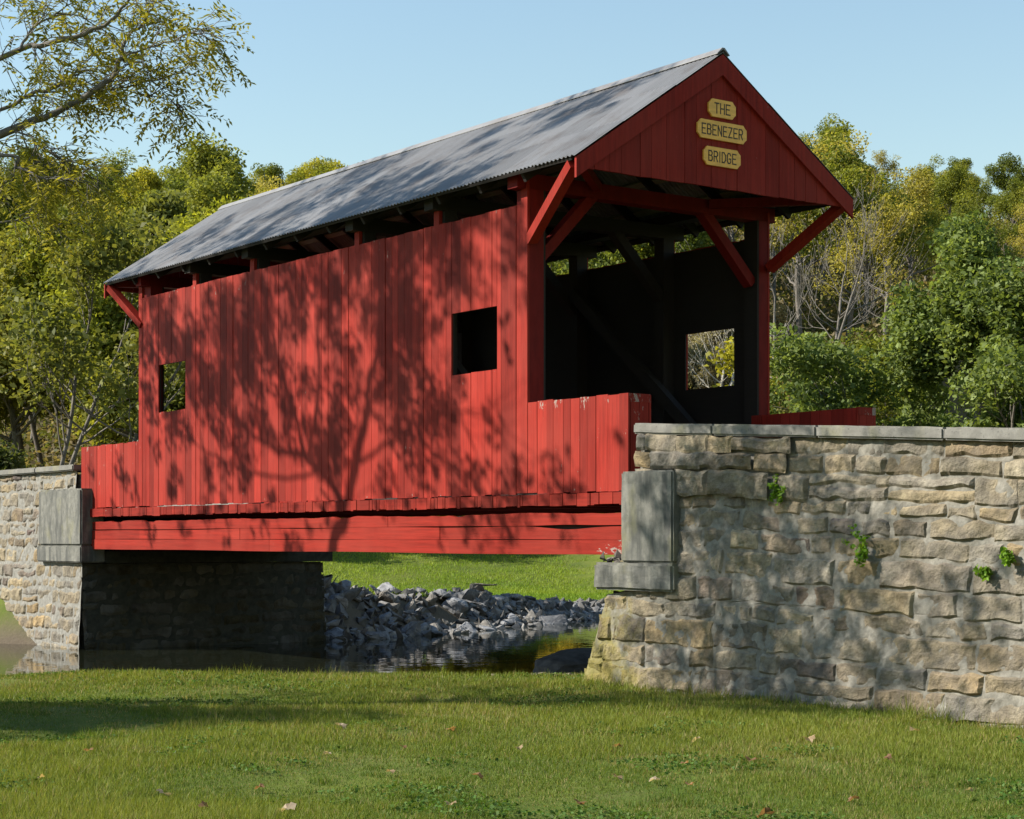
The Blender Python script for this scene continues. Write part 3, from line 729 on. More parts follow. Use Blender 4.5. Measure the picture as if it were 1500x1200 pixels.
def tree(name, loc, label, H, spread, R, c_lo, c_hi, size, dens, bark, group=None, cat='tree', trunk_h=.3, rad=(.9, 1.6), flat=.8, lvl=2, hang=None, kids=(4, 6), lean=0.0, up=.12, tr=None, keep=1.0, stems=1, thin=.45):
    o = thing(name, loc, label, cat, group); mb = MB(); tips = []
    for s in range(stems):
        base = np.array([R.normal(0, .25), R.normal(0, .25), -.3]) if stems > 1 else np.array([0, 0, -.3])
        r0 = tr or H * .016
        d = np.array([R.normal(0, .08 + .22 * (stems > 1)) + lean, R.normal(0, .08 + .22 * (stems > 1)), 1.0])
        p, ra, dd = limb(R, base, d, H * (trunk_h + .25), r0, r0 * .62, 7, .05, .05); mb.tube(p, ra, 8)
        k0 = 3
        for q in range(R.integers(*kids) + 2):
            t = R.uniform(trunk_h / (trunk_h + .25), 1); f = t * (len(p) - 1); k = min(int(f), len(p) - 2); b = p[k] + (p[k + 1] - p[k]) * (f - k)
            a = R.uniform(0, 6.28); el = R.uniform(.15, 1.0)
            grow(R, mb, b, (math.cos(a) * spread / H * 2, math.sin(a) * spread / H * 2, el), H * .27 * R.uniform(.75, 1.15), r0 * .45, lvl - 1, tips, .65, up, (2, 3), .65, .15, .4, thin=thin)
        grow(R, mb, p[-1], dd, H * .28, r0 * .6, lvl, tips, .6, up, (3, 4), .62, .15, .3, thin=thin)
    mb.build('trunk', bark, o, smooth=True)
    if dens > 0:
        cs = []; rs = []
        for t_ in tips:
            if R.random() > keep: continue
            cs.append(t_[-1]); rs.append(R.uniform(*rad) * H / 12)
            if R.random() < .6: cs.append(t_[len(t_) // 2] + R.normal(0, .2, 3)); rs.append(R.uniform(*rad) * H / 14)
        v, c = clump_crown(R, cs, rs, dens, size, c_lo, c_hi, flat, hang)
        quadmesh('crown', v, 4, c, LEAF, o)
    return o

# the wooded hillside: a handful of kinds, each copied with its own turn and size
HT = [  # label, category, lo, hi, height, density, keep, rad, bark, leaf size
    ('olive green leafy tree among the woods on the hillside behind the bridge', (.10, .13, .02), (.27, .28, .04), 12, 62, 1.0, (.6, 1.15), BARK, .22),
    ('yellow green leafy tree among the woods on the hillside behind the bridge', (.20, .20, .022), (.44, .41, .05), 11, 62, 1.0, (.9, 1.5), BARK, .22),
    ('thin yellowing tree with bare twigs showing on the hillside behind the bridge', (.21, .19, .035), (.43, .37, .08), 12, 40, .55, (.7, 1.2), GREYBARK, .2),
    ('dark green dense tree among the woods on the hillside behind the bridge', (.07, .10, .02), (.18, .21, .035), 12.5, 66, 1.0, (.65, 1.2), BARK, .22),
    ('bare grey leafless tree among the woods on the hillside behind the bridge', None, None, 9.0, 0, 0, (0, 1), GREYBARK, .3)]
protos = []
RT = np.random.default_rng(101)
for (lab, lo, hi, H, dens, keep, rad_, bark, sz) in HT:
    for v in range(2 if dens else 3):
        protos.append((tree('hillside_tree', (0, 0, -60), lab, H, 7, RT, lo, hi, sz, dens, bark, 'trees on the wooded hillside', rad=rad_, keep=keep, lvl=2 if dens else 3, trunk_h=.32 if dens else .42, kids=(4, 6) if dens else (2, 4), thin=.45 if dens else .3), H))
spots = []
for d in np.concatenate([np.arange(68, 110, 5.0), np.arange(110, 185, 7.0)]):
    for r in np.arange(-.33 * d, .33 * d, 5.0 if d < 110 else 6.2):
        rr, dd = r + RT.uniform(-2, 2), d + RT.uniform(-2.2, 2.2)
        if dd < 74 and rr / dd > .25: continue
        if dd < 100 and rr / dd < -.27: continue        # the mown slope at far right
        if dd < 72 + max(0, -abs(rr) * .0) and -9 < rr < 4: continue
        spots.append((rr, dd))
used = set()
hill_trees = []
for (rr, dd) in spots:
    px = 750 + 2686 * rr / dd; u = RT.random()
    if 960 < px < 1230 and dd < (96 if 990 < px < 1100 else 82): continue
    if px > 1050: k = RT.choice([0, 0, 0, 1, 2, 2, 4]) if dd < 104 else RT.choice([1, 0, 0, 0, 2, 3])
    else: k = RT.choice([0, 0, 1, 1, 3, 3, 2])
    idx = 2 * k + RT.integers(0, 2 if k < 4 else 3); pr, H = protos[idx]
    if idx in used: o = copy_tree(pr)
    else: o = pr; used.add(idx)
    p = cw(rr, dd); o.location = (p[0], p[1], float(height(p[0:1], p[1:2])[0]) - .1)
    s = RT.uniform(.70, 1.05) * ((.80 if dd < 90 else .66 if px < 1250 else .50) if px > 1050 else .85); o.scale = (s, s, s * RT.uniform(.92, 1.1)); o.rotation_euler = (0, 0, RT.uniform(0, 6.28)); hill_trees.append(o)
for i, (pr, H) in enumerate(protos):
    if i not in used:
        for c in list(pr.children): bpy.data.objects.remove(c)
        bpy.data.objects.remove(pr)

def at(r, d, dz=0):
    p = cw(r, d); return (p[0], p[1], float(height(p[0:1], p[1:2])[0]) + dz)
# trees one can point at
RN = np.random.default_rng(55)
tree('maple_tree', at(11.1, 47), 'dense green broadleaf tree beside the right end of the bridge above the stone wall', 12.0, 9.5, RN, (.06, .095, .022), (.23, .285, .075), .15, 210, GREYBARK, rad=(.36, .80), lvl=3, trunk_h=.10, kids=(10, 13), up=.04)
tree('maple_tree', at(14.0, 50), 'dense green broadleaf tree farther right behind the stone wall', 7.6, 6, RN, (.06, .095, .022), (.22, .275, .075), .15, 200, GREYBARK, rad=(.36, .80), lvl=3, trunk_h=.10, kids=(10, 13), up=.04)
tree('maple_tree', at(11.6, 45), 'lower leafy tree in front of the taller green tree above the wing wall', 6.0, 5, RN, (.06, .10, .022), (.24, .29, .07), .15, 210, GREYBARK, rad=(.36, .80), lvl=3, trunk_h=.10, kids=(9, 11), up=.04)
tree('autumn_tree', at(19.3, 64), 'pale orange and yellow autumn tree at the right edge by the mown slope', 7.5, 6, RN, (.28, .20, .05), (.48, .34, .11), .2, 90, GREYBARK, rad=(.8, 1.3), trunk_h=.15, kids=(5, 7))
tree('willow_tree', at(-12.3, 70), 'bright yellow green tree rising left behind the grey roof', 9.8, 8, RN, (.19, .21, .018), (.42, .42, .05), .19, 120, BARK, rad=(.8, 1.3), lvl=3, flat=1.15, hang=1.0, kids=(6, 8))
tree('willow_tree', at(-10.4, 74), 'smaller yellow green tree beside the tall bright one behind the roof', 10.2, 6, RN, (.16, .18, .018), (.36, .37, .045), .19, 120, BARK, rad=(.8, 1.25), lvl=3, flat=1.1, hang=1.0, kids=(6, 8))
tree('oak_tree', at(-14.2, 88), 'tall olive tree with rounded top standing above the yellow green trees', 11.4, 9, RN, (.14, .165, .03), (.31, .32, .06), .2, 90, BARK, rad=(.7, 1.2), lvl=3, kids=(5, 7))
tree('oak_tree', at(-12.6, 92), 'tall dark tree right of the rounded olive tree against the sky', 9.6, 7, RN, (.10, .13, .035), (.24, .26, .06), .2, 90, BARK, rad=(.6, 1.1), lvl=3, kids=(5, 7), keep=.85)
tree('thin_tree', at(-17.0, 82), 'slender olive tree with feathery top left of the tall round tree', 10.6, 7, RN, (.10, .12, .03), (.24, .25, .06), .25, 45, GREYBARK, rad=(.6, 1.0), lvl=3, kids=(5, 7), keep=.8)
tree('leafy_tree', at(-14.6, 67), 'dark olive tree behind the far left corner of the bridge', 11, 8, RN, (.12, .15, .022), (.32, .33, .045), .19, 95, BARK, rad=(.8, 1.3), lvl=3, trunk_h=.2, kids=(5, 7))
tree('leafy_tree', at(-12.9, 65), 'mixed olive and yellow tree filling the gap beside the far bridge end', 9, 7, RN, (.10, .12, .02), (.31, .30, .04), .2, 70, BARK, rad=(.7, 1.2), lvl=3, trunk_h=.18, kids=(5, 7))
tree('leafy_tree', at(-18.6, 69), 'pale yellow green tree at the left edge behind the wing wall', 9.5, 8, RN, (.14, .15, .03), (.30, .29, .06), .22, 60, GREYBARK, rad=(.7, 1.2), lvl=3, trunk_h=.22, kids=(5, 7))
tree('leafy_tree', at(-11.3, 43.5), 'slim leaning multi stemmed tree behind the far left stone wall', 7.8, 6, RN, (.09, .11, .025), (.22, .22, .05), .17, 60, GREYBARK, rad=(.5, .9), lvl=2, trunk_h=.4, kids=(3, 5), stems=3, tr=.07)
tree('bush', at(-8.35, 42), 'rounded glossy bush above the far railing of the bridge', 2.9, 3, RN, (.05, .075, .015), (.17, .19, .05), .13, 400, BARK, cat='bush', rad=(1.6, 2.6), trunk_h=.1, stems=2, tr=.03)
tree('bush', at(-12.6, 40.5), 'shady green bush at the left edge above the wing wall coping', 3.6, 3, RN, (.04, .06, .015), (.14, .15, .04), .13, 300, BARK, cat='bush', rad=(1.4, 2.2), trunk_h=.1, stems=2, tr=.03)
tree('sycamore_tree', at(7.6, 68), 'pale barked leafless tree seen through the window in the back wall', 5.6, 6, RN, None, None, .2, 0, PALEBARK, lvl=3, trunk_h=.15, kids=(5, 7), stems=2, tr=.07, thin=.3)
tree('bare_tree', at(8.6, 62), 'grey leafless tree behind the right portal post', 7.2, 5, RN, None, None, .2, 0, GREYBARK, lvl=3, trunk_h=.35, kids=(4, 6), thin=.3, tr=.07)
tree('bare_tree', at(11.6, 68), 'grey leafless tree above the green tree to the right of the gable', 7.4, 5, RN, None, None, .2, 0, GREYBARK, lvl=3, trunk_h=.4, kids=(4, 6), stems=2, thin=.3, tr=.07)
tree('sapling', at(7.7, 56), 'young tree with golden yellow leaves beside the right portal post', 8.0, 4, RN, (.20, .20, .02), (.42, .38, .04), .19, 55, GREYBARK, rad=(.5, .9), lvl=2, trunk_h=.25, kids=(4, 6), tr=.06)
for k, r in enumerate((-9.5, -7.4, -5.6, -3.5, -1.6, .4, 2.4)):
    q_ = tree('golden_shrub', at(r, 65 + 1.5 * (k % 3)), 'golden yellow shrub in the row along the back edge of the meadow', 2.9, 3, RN, (.32, .25, .02), (.62, .48, .05), .14, 160, GREYBARK, 'golden shrubs behind the meadow', cat='shrub', rad=(1.3, 2.2), trunk_h=.05, stems=3, tr=.025, lvl=2, thin=.3)
for (r, d, h, lab, lo, hi) in ((6.3, 66, 2.4, 'tangled tan brush left of the pale leafless tree', (.20, .16, .08), (.40, .34, .19)), (9.2, 62, 1.8, 'low olive brush right of the right portal post', (.13, .13, .04), (.30, .27, .10)),
                               (10.4, 66, 2.6, 'tall tan brush at the foot of the leafless hillside trees', (.19, .15, .07), (.38, .31, .16)), (7.4, 73, 3.0, 'dry brush high on the slope behind the pale leafless tree', (.20, .17, .09), (.38, .33, .19)),
                               (8.6, 70, 2.7, 'grey tan brush right of the pale leafless tree', (.19, .16, .09), (.37, .32, .20)), (9.9, 73, 2.6, 'rusty tan brush halfway up the slope beside the portal post', (.20, .14, .06), (.36, .26, .12)),
                               (6.2, 72, 2.8, 'olive tan brush low on the slope left of the window view', (.15, .14, .05), (.31, .28, .11)), (8.4, 78, 3.2, 'pale grey brush farthest up the slope in the window view', (.20, .18, .12), (.38, .35, .26)), (9.6, 84, 3.4, 'tawny brush on the upper slope behind the window view', (.20, .17, .10), (.38, .32, .20)), (10.9, 79, 3.0, 'dull brown brush high on the slope right of the portal post', (.17, .13, .07), (.33, .27, .15)), (8.6, 57, 1.2, 'small yellow green shrub at the back railing', (.16, .18, .03), (.32, .33, .07))):
    tree('shrub', at(r, d), lab, h, h, RN, lo, hi, .10, 200, GREYBARK, cat='shrub', rad=(1.2, 2.2), trunk_h=.05, stems=3, tr=.02, lvl=2, thin=.3)

# ------------------------------------------------------------------ the two trees on the near bank
def pxp(u, v, d): return CAM + RV * ((u - 750) / 2686 * d) + FV * d + np.array([0, 0, (788.5 - v) / 2686 * d])
def toward_sun(u, v, H, y0):
    """a point H metres (on the ground plan) sunward of the spot on the bridge side that shows at u, v"""
    a = (u - 750) / 2686; dv = RV * a + FV; t = (y0 - CAM[1]) / dv[1]; p = CAM + dv * t; p[2] = CAM[2] + (788.5 - v) / 2686 * t
    return p + np.array([-math.sin(SUN_AZ) * H, -math.cos(SUN_AZ) * H, math.tan(SUN_EL) * H])
def smooth_path(pts, n=5):
    pts = np.asarray(pts, float); t = np.arange(len(pts)); tt = np.linspace(0, len(pts) - 1, (len(pts) - 1) * n + 1)
    i0 = np.clip(np.floor(tt).astype(int), 0, len(pts) - 2); f = (tt - i0)[:, None]
    p0 = pts[np.clip(i0 - 1, 0, None)]; p1 = pts[i0]; p2 = pts[i0 + 1]; p3 = pts[np.clip(i0 + 2, None, len(pts) - 1)]
    return .5 * (2 * p1 + (p2 - p0) * f + (2 * p0 - 5 * p1 + 4 * p2 - p3) * f ** 2 + (3 * p1 - p0 - 3 * p2 + p3) * f ** 3)
def compound(R, tips, per, c_lo, c_hi, ln=(.18, .30), leaf=.075, prob=1.0):
    P_ = []; A_ = []; C_ = []; c_lo = np.array(c_lo); c_hi = np.array(c_hi)
    for t_ in tips:
        if R.random() > prob: continue
        tone = R.random()
        for q in range(R.integers(per[0], per[1] + 1)):
            k = R.integers(max(1, len(t_) // 3), len(t_)); p = t_[k]; ax = norm(t_[k] - t_[k - 1])
            d = norm(ax + R.normal(0, .7, 3) + np.array([0, 0, -.25])); L = R.uniform(*ln); m = R.integers(4, 7)
            side = norm(np.cross(d, np.array([0, 0, 1.0]) + R.normal(0, .3, 3))); cc = (c_lo + (c_hi - c_lo) * np.clip(tone * .6 + R.uniform(0, .4), 0, 1)) * R.uniform(.8, 1.15)
            for z in range(m):
                b = p + d * L * (z + 1) / m + np.array([0, 0, -.12 * L * ((z + 1) / m) ** 2])
                for sg in (-1, 1):
                    dr = norm(side * sg + d * .55 + np.array([0, 0, -.25]) + R.normal(0, .15, 3)); P_.append(b); A_.append(dr); C_.append(cc * R.uniform(.85, 1.15))
    P_ = np.array(P_); A_ = np.array(A_); n = len(P_); up = np.tile([0, 0, 1.0], (n, 1)) + R.normal(0, .4, (n, 3)); b = np.cross(A_, up); b /= np.linalg.norm(b, axis=1)[:, None]
    s = leaf * R.uniform(.75, 1.25, n)[:, None]
    v = np.stack([P_, P_ + A_ * s * .45 + b * s * .17, P_ + A_ * s, P_ + A_ * s * .45 - b * s * .17], 1).reshape(-1, 3)
    return v, np.array(C_)
RO = np.random.default_rng(77)
tl = cw(-9.6, 18.2); ot = thing('walnut_tree', (tl[0], tl[1], float(height(tl[0:1], tl[1:2])[0])), 'walnut tree reaching yellowing leafy branches over the upper left corner', 'tree')
mb = MB(); org = np.array(ot.location); tips = []
trunk = smooth_path([org + [0, 0, -.3], org + [.05, 0, 1.5], org + [-.05, .1, 3.4], org + [.1, .1, 5.2], org + [-.1, 0, 7.2], org + [.2, .2, 9.5]]); mb.tube(trunk - org, np.linspace(.24, .09, len(trunk)), 10)
def T(z): return org + np.array([0, .08, z - org[2]])
limbs = [([T(4.3), pxp(-360, 250, 18.0), pxp(0, 85, 17.6), pxp(60, 66, 17.5), pxp(124, 50, 17.4), pxp(170, 25, 17.3), pxp(200, -25, 17.3)], .055, .014),
         ([T(3.4), pxp(-360, 345, 18.3), pxp(-120, 240, 18.4), pxp(0, 197, 18.4), pxp(40, 182, 18.4), pxp(82, 165, 18.4), pxp(132, 137, 18.4), pxp(165, 110, 18.5), pxp(178, 80, 18.5), pxp(184, 58, 18.6), pxp(209, 34, 18.6), pxp(232, 0, 18.7)], .085, .009),
         ([pxp(176, 84, 18.5), pxp(205, 74, 18.3), pxp(240, 64, 18.2), pxp(275, 52, 18.1), pxp(302, 44, 18.0)], .016, .005),
         ([pxp(132, 137, 18.4), pxp(160, 131, 18.6), pxp(192, 126, 18.8), pxp(242, 113, 18.9), pxp(284, 92, 19.0)], .016, .005),
         ([pxp(176, 130, 18.7), pxp(215, 140, 18.7), pxp(248, 146, 18.7), pxp(262, 160, 18.7)], .010, .004),
         ([T(3.9), pxp(-250, 240, 19), pxp(0, 160, 19.0), pxp(35, 142, 19.0), pxp(69, 132, 19.0), pxp(95, 118, 19.0), pxp(112, 108, 19.0), pxp(150, 96, 19.0), pxp(185, 88, 19.0)], .04, .007),
         ([T(3.1), pxp(-250, 240, 17.4), pxp(0, 228, 17.4), pxp(25, 245, 17.4), pxp(55, 258, 17.3), pxp(95, 262, 17.3), pxp(130, 270, 17.2)], .035, .006),
         ([pxp(20, 192, 18.4), pxp(44, 200, 18.2), pxp(62, 216, 18.1), pxp(84, 228, 18.0), pxp(112, 242, 18.0), pxp(140, 248, 18.0)], .016, .005),
         ([pxp(30, 186, 18.4), pxp(40, 215, 18.6), pxp(62, 238, 18.6), pxp(100, 240, 18.6)], .012, .004),
         ([T(2.9), pxp(-300, 330, 19.4), pxp(0, 326, 19.4), pxp(30, 316, 19.4), pxp(60, 322, 19.3), pxp(90, 330, 19.3)], .026, .005),
         ([pxp(28, 74, 17.5), pxp(48, 40, 17.7), pxp(84, 20, 17.8), pxp(118, -8, 17.8)], .02, .006),
         ([T(5.0), pxp(-300, 120, 18.8), pxp(-60, 20, 18.8), pxp(40, -20, 18.8)], .05, .01)]
for (pts, ra, rb) in limbs:
    P_ = smooth_path(pts); P_ = P_ + RO.normal(0, .018, P_.shape) * np.linspace(0, 1, len(P_))[:, None]; rad = np.linspace(ra * .72, rb * .8, len(P_)); mb.tube(P_ - org, rad, 6)
    for q in range(int(len(P_) * .95)):
        k = RO.integers(len(P_) // 5, len(P_)); r, dd_ = rd(P_[k][0], P_[k][1]); vis = r / dd_ > -.34
        if not vis and RO.random() < .6: continue
        ax = norm(P_[min(k + 1, len(P_) - 1)] - P_[k - 1]); d = norm(ax * .9 + RO.normal(0, .55, 3) + [0, 0, RO.uniform(-.35, .25)])
        grow(RO, mb, P_[k] - org, d, RO.uniform(.25, .62) * (1 - .45 * k / len(P_)), .007, 1, tips, .6, -.04, (1, 3), .6, .16, .3, minr=.0028)
for q in range(16):
    k = RO.integers(len(trunk) // 2, len(trunk)); a = RO.uniform(2.3, 4.0)
    dirv = RV * math.cos(a) + FV * math.sin(a)
    grow(RO, mb, trunk[k] - org, norm(dirv + [0, 0, RO.uniform(.2, 1)]), RO.uniform(1.4, 2.2), .05, 2, tips, .7, .05, (2, 4), .62, .16, .3)
UP = [(1025, 650, 30), (1020, 715, 32), (1035, 760, 25), (965, 735, 30), (965, 795, 26), (1062, 805, 42), (1095, 870, 45), (1040, 935, 30), (1105, 955, 36), (1222, 900, 24), (1208, 965, 28), (1300, 1000, 34), (1135, 755, 22), (1430, 820, 42), (1445, 900, 46), (1480, 965, 38), (1330, 955, 24), (955, 655, 16), (1190, 690, 15), (1090, 690, 16), (1380, 880, 26), (1150, 1000, 34), (990, 985, 26), (1490, 720, 30), (1420, 1010, 40)]
cs2, rs2 = [], []
for (u, v_, rp) in UP:
    e = toward_sun(u, v_, 10.8 + RO.uniform(-1.2, 1.2), -.14); k = int(len(trunk) * RO.uniform(.62, .95)); a = trunk[min(k, len(trunk) - 1)]
    mid = a + (e - a) * .5 + np.array([0, 0, .35]) + RO.normal(0, .15, 3); path = smooth_path([a, mid, e], 6); mb.tube(path - org, np.linspace(.030, .008, len(path)), 5)
    for q in range(3): grow(RO, mb, path[-RO.integers(1, 6)] - org, RO.normal(0, 1, 3), .5, .008, 1, [], .7, 0, (1, 3), .6, .16, .3, minr=.003)
    for q in range(3): cs2.append(e - org + RO.normal(0, rp * .0040, 3)); rs2.append(rp * .0046 * RO.uniform(.6, 1.1))
mb.build('trunk', GREYBARK, ot, smooth=True)
v2, c2 = clump_crown(RO, cs2, rs2, 120, .11, (.085, .10, .014), (.30, .27, .05), 1.0, inner=.6)
v, c = compound(RO, tips, (1, 2), (.13, .14, .018), (.42, .37, .06)); v = np.concatenate([v, v2]); c = np.concatenate([c, c2]); quadmesh('crown', v, 4, c, LEAF, ot); print('overhang leaves', len(c))

RS = np.random.default_rng(12)
HB = 10.4; b0 = toward_sun(488, 812, HB, -.03); bx, by = b0[0] - .25, b0[1] + .1
bt = thing('walnut_tree', (bx, by, float(height(np.array([bx]), np.array([by]))[0]) - .05), 'tall walnut tree on the lawn bank shading the red bridge wall', 'tree'); mb = MB(); tips = []; org = np.array(bt.location)
def B(u, v, dh=0.0): return toward_sun(u, v, HB + dh, -.03)
LM = [([org + [0, 0, -.3], org + [.1, 0, 3], org + [.12, -.05, 6], B(488, 812), B(503, 770), B(512, 725), B(524, 655), B(536, 610), B(540, 560), B(556, 500), B(575, 430), B(590, 360), B(600, 280)], .19, .02),
      ([B(503, 770), B(498, 730), B(470, 690), B(446, 668), B(430, 600), B(410, 540), B(395, 470), B(380, 400), B(370, 320)], .075, .016),
      ([B(450, 675), B(464, 600, .3), B(468, 540, .5), B(466, 480, .6), B(486, 445, .7), B(512, 415, .8), B(530, 370, .9)], .05, .012),
      ([B(466, 510, .5), B(494, 466, .3), B(531, 425, .1), B(560, 395, 0)], .022, .008),
      ([B(520, 680), B(545, 665, -.4), B(602, 625, -.7), B(662, 602, -.9), B(715, 615, -1)], .035, .008),
      ([B(590, 634, -.6), B(625, 655, -.8), B(655, 675, -1), B(686, 692, -1.1), B(700, 715, -1.1)], .018, .006),
      ([B(540, 590), B(580, 545, .4), B(620, 500, .7), B(650, 455, .9)], .026, .008),
      ([B(446, 668), B(400, 655, .5), B(350, 620, .8), B(310, 560, 1.0), B(270, 500, 1.1), B(240, 440, 1.2)], .045, .01),
      ([B(470, 690), B(420, 700, -.6), B(360, 690, -.9), B(300, 660, -1.2), B(250, 620, -1.3)], .03, .008),
      ([B(395, 470), B(350, 440, .4), B(310, 400, .6)], .025, .01), ([B(575, 430), B(620, 380, .3), B(660, 330, .5)], .02, .008)]
for (pts, ra, rb) in LM:
    P_ = smooth_path(pts); P_ = P_ + RS.normal(0, .02, P_.shape) * np.linspace(0, 1, len(P_))[:, None]; mb.tube(P_ - org, np.linspace(ra, rb, len(P_)) if ra < .15 else np.concatenate([np.linspace(.19, .10, 16), np.linspace(.10, rb, len(P_) - 16)]), 8)
    for q in range(int(len(P_) * .8)):
        k = RS.integers(len(P_) // 3, len(P_)); 
        if P_[k][2] < 9.3: continue
        ax = norm(P_[min(k + 1, len(P_) - 1)] - P_[k - 1]); grow(RS, mb, P_[k] - org, norm(ax * .8 + RS.normal(0, .6, 3)), RS.uniform(.5, 1.1), .011, 1, tips, .6, 0, (1, 3), .62, .16, .3, minr=.004)
    if P_[-1][2] > 12.5:
        for q in range(3): grow(RS, mb, P_[-1] - org, norm(RS.normal(0, .7, 3) + [0, 0, .8]), RS.uniform(1.2, 1.9), .03, 2, tips, .6, .05, (2, 3), .62, .15, .3, minr=.004)
CL = [(240, 480, 38), (330, 520, 46), (330, 600, 46), (300, 690, 26), (325, 455, 34), (385, 480, 42), (405, 540, 42), (385, 610, 34), (350, 670, 34), (460, 655, 34), (425, 640, 26), (470, 700, 22), (435, 435, 30), (500, 425, 34), (545, 455, 26), (590, 440, 22), (560, 500, 24), (610, 500, 20), (650, 445, 16), (640, 485, 16), (560, 565, 18), (615, 560, 28), (680, 565, 14), (580, 625, 20), (655, 620, 24), (720, 640, 16), (700, 690, 30), (758, 680, 22), (640, 690, 14), (250, 590, 22), (230, 660, 22), (742, 470, 10), (745, 518, 10), (240, 545, 20), (225, 510, 22), (370, 560, 30), (560, 410, 26), (480, 560, 18), (280, 640, 16), (180, 700, 20), (300, 760, 18), (380, 775, 22), (450, 770, 18), (600, 735, 14), (640, 770, 14), (730, 740, 14), (820, 780, 16), (290, 480, 20), (360, 420, 20), (845, 720, 12), (905, 640, 10), (275, 500, 32), (300, 570, 36), (350, 640, 38), (215, 575, 22), (420, 590, 34), (360, 500, 36), (310, 640, 24), (440, 560, 22), (440, 470, 26), (260, 690, 20), (175, 690, 20), (165, 745, 16), (220, 782, 18), (272, 772, 22), (335, 792, 18), (420, 800, 18), (200, 730, 18), (250, 722, 24), (330, 735, 24), (400, 732, 20), (135, 690, 14)]
cs, rs = [], []
for (u, v_, rp) in CL:
    e = B(u, v_, RS.uniform(-1.1, 1.1)) - org; m = 2 + int(rp / 10)
    for q in range(m + (u < 470)): cs.append(e + RS.normal(0, rp * .0042, 3)); rs.append(rp * (.0068 if u < 470 else .0060) * RS.uniform(.5, 1.0))
for t_ in tips:
    zt = t_[-1][2] + org[2]
    if RS.random() < (.42 if zt > 12.6 else .22): cs.append(t_[-1]); rs.append(RS.uniform(.18, .38))
mb.build('trunk', GREYBARK, bt, smooth=True)
v, c = clump_crown(RS, cs, rs, 215, .115, (.085, .10, .014), (.28, .26, .05), 1.0, inner=.7); quadmesh('crown', v, 4, c, LEAF, bt)
for k, (x, y, sc) in enumerate(((19.5, 1.5, 1.15), (24.0, 7.0, 1.3), (17.5, 11.0, 1.1), (28.0, -2.5, 1.25), (22.5, 15.0, 1.2))):   # unseen trees added to block sky light from the gable
    o = copy_tree([h for h in hill_trees if 'dark green' in h['label'] or 'olive green' in h['label']][k]); o['label'] = 'unseen leafy tree added right of the approach to block sky light'; o['group'] = 'unseen trees added to block sky light'
    o.name = 'sky_block_tree'; o.location = (x, y, float(height(np.array([x]), np.array([y]))[0])); o.scale = (sc, sc, sc)

for k, (r, d, sc) in enumerate(((-16.5, 15.2, .8),)):       # unseen tree added to cast shade streaks over the lawn
    o = copy_tree([h for h in hill_trees if 'thin yellowing' in h['label'] or 'yellow green' in h['label']][k]); o['label'] = 'unseen thin leafy tree added left of the lawn to shade it'; o['group'] = 'unseen trees added to shade the lawn'
    o.name = 'lawn_shade_tree'; o.location = at(r, d); o.scale = (sc, sc, sc)

# ------------------------------------------------------------------ riprap, boulder, bank litter
def rock_mesh(R, n=14, sq=(1, .8, .6)):
    bm = bmesh.new()
    for _ in range(n):
        v = R.normal(0, 1, 3); v /= np.abs(v).max() ** .55 * np.linalg.norm(v) ** .45; bm.verts.new(v * np.array(sq) * .5 * R.uniform(.8, 1.1))
    bmesh.ops.convex_hull(bm, input=bm.verts[:])
    bmesh.ops.delete(bm, geom=[v for v in bm.verts if not v.link_faces], context='VERTS')
    bmesh.ops.bevel(bm, geom=bm.edges[:], offset=.03, segments=2, affect='EDGES')
    bmesh.ops.triangulate(bm, faces=bm.faces[:])
    for _ in range(3):
        es = [e for e in bm.edges if e.calc_length() > .14]
        bmesh.ops.subdivide_edges(bm, edges=es, cuts=1); bmesh.ops.triangulate(bm, faces=bm.faces[:])
    bm.normal_update()
    for v in bm.verts: c = np.array(v.co) * 4; v.co += v.normal * (.035 * float(fbm(c[0:1], c[1:2], c[2:3], s=n)[0]))
    me = bpy.data.meshes.new('riprap_stone'); bm.to_mesh(me); bm.free()
    ca = me.color_attributes.new('tint', 'FLOAT_COLOR', 'POINT'); t = R.uniform(.5, 1.35); tone = np.array([1, 1, 1]) * t * (np.array([1.0, .92, .80]) if R.random() < .45 else np.array([.97, .98, 1.0]))
    ca.data.foreach_set('color', np.tile(np.append(tone, 1), len(me.vertices)).astype(np.float32)); me.materials.append(RIPRAP); return me
RR = np.random.default_rng(31); rocks = [rock_mesh(RR, RR.integers(9, 16), (1, RR.uniform(.6, .9), RR.uniform(.35, .75))) for _ in range(14)]
LBL = 'angular grey stone in the riprap along the far stream bank'
def stone(x, y, z, s, lab, grp, tilt=.9):
    o = bpy.data.objects.new('riprap_stone', rocks[RR.integers(len(rocks))]); COL.objects.link(o); o.location = (x, y, z); o.scale = (s * RR.uniform(.85, 1.2), s * RR.uniform(.85, 1.2), s * RR.uniform(.8, 1.15))
    o.rotation_euler = (RR.uniform(-tilt, tilt), RR.uniform(-tilt, tilt), RR.uniform(0, 6.28)); return tag(o, lab, 'stone', grp)
seg = np.array([(-13.0, 4.7), (-14.2, 8), (-17.0, 14), (-21, 22)]); cum = np.concatenate([[0], np.cumsum(np.hypot(*np.diff(seg, axis=0).T))])
def along(t): return np.array([np.interp(t, cum, seg[:, 0]), np.interp(t, cum, seg[:, 1])])
for q in range(262):
    t = RR.uniform(0, 1) ** 1.15 * 15.5; u = RR.uniform(-.75, 2.05) * np.interp(t, [0, 6, 15], [1, .85, .5]); c = along(t); nrm_ = norm(np.append(along(t + .3) - c, 0))[:2]; nl = np.array([-nrm_[1], nrm_[0]])
    p = c + nl * u; z = max(float(height(p[0:1], p[1:2])[0]), WZ - .12); s = RR.choice([.28, .36, .44, .55, .72], p=[.22, .28, .26, .16, .08]) * (1.12 if t < 9 else .85)
    stone(p[0], p[1], z + s * .12 + RR.uniform(-.04, .07), s, LBL, 'riprap stones along the far bank')
mg = MB()
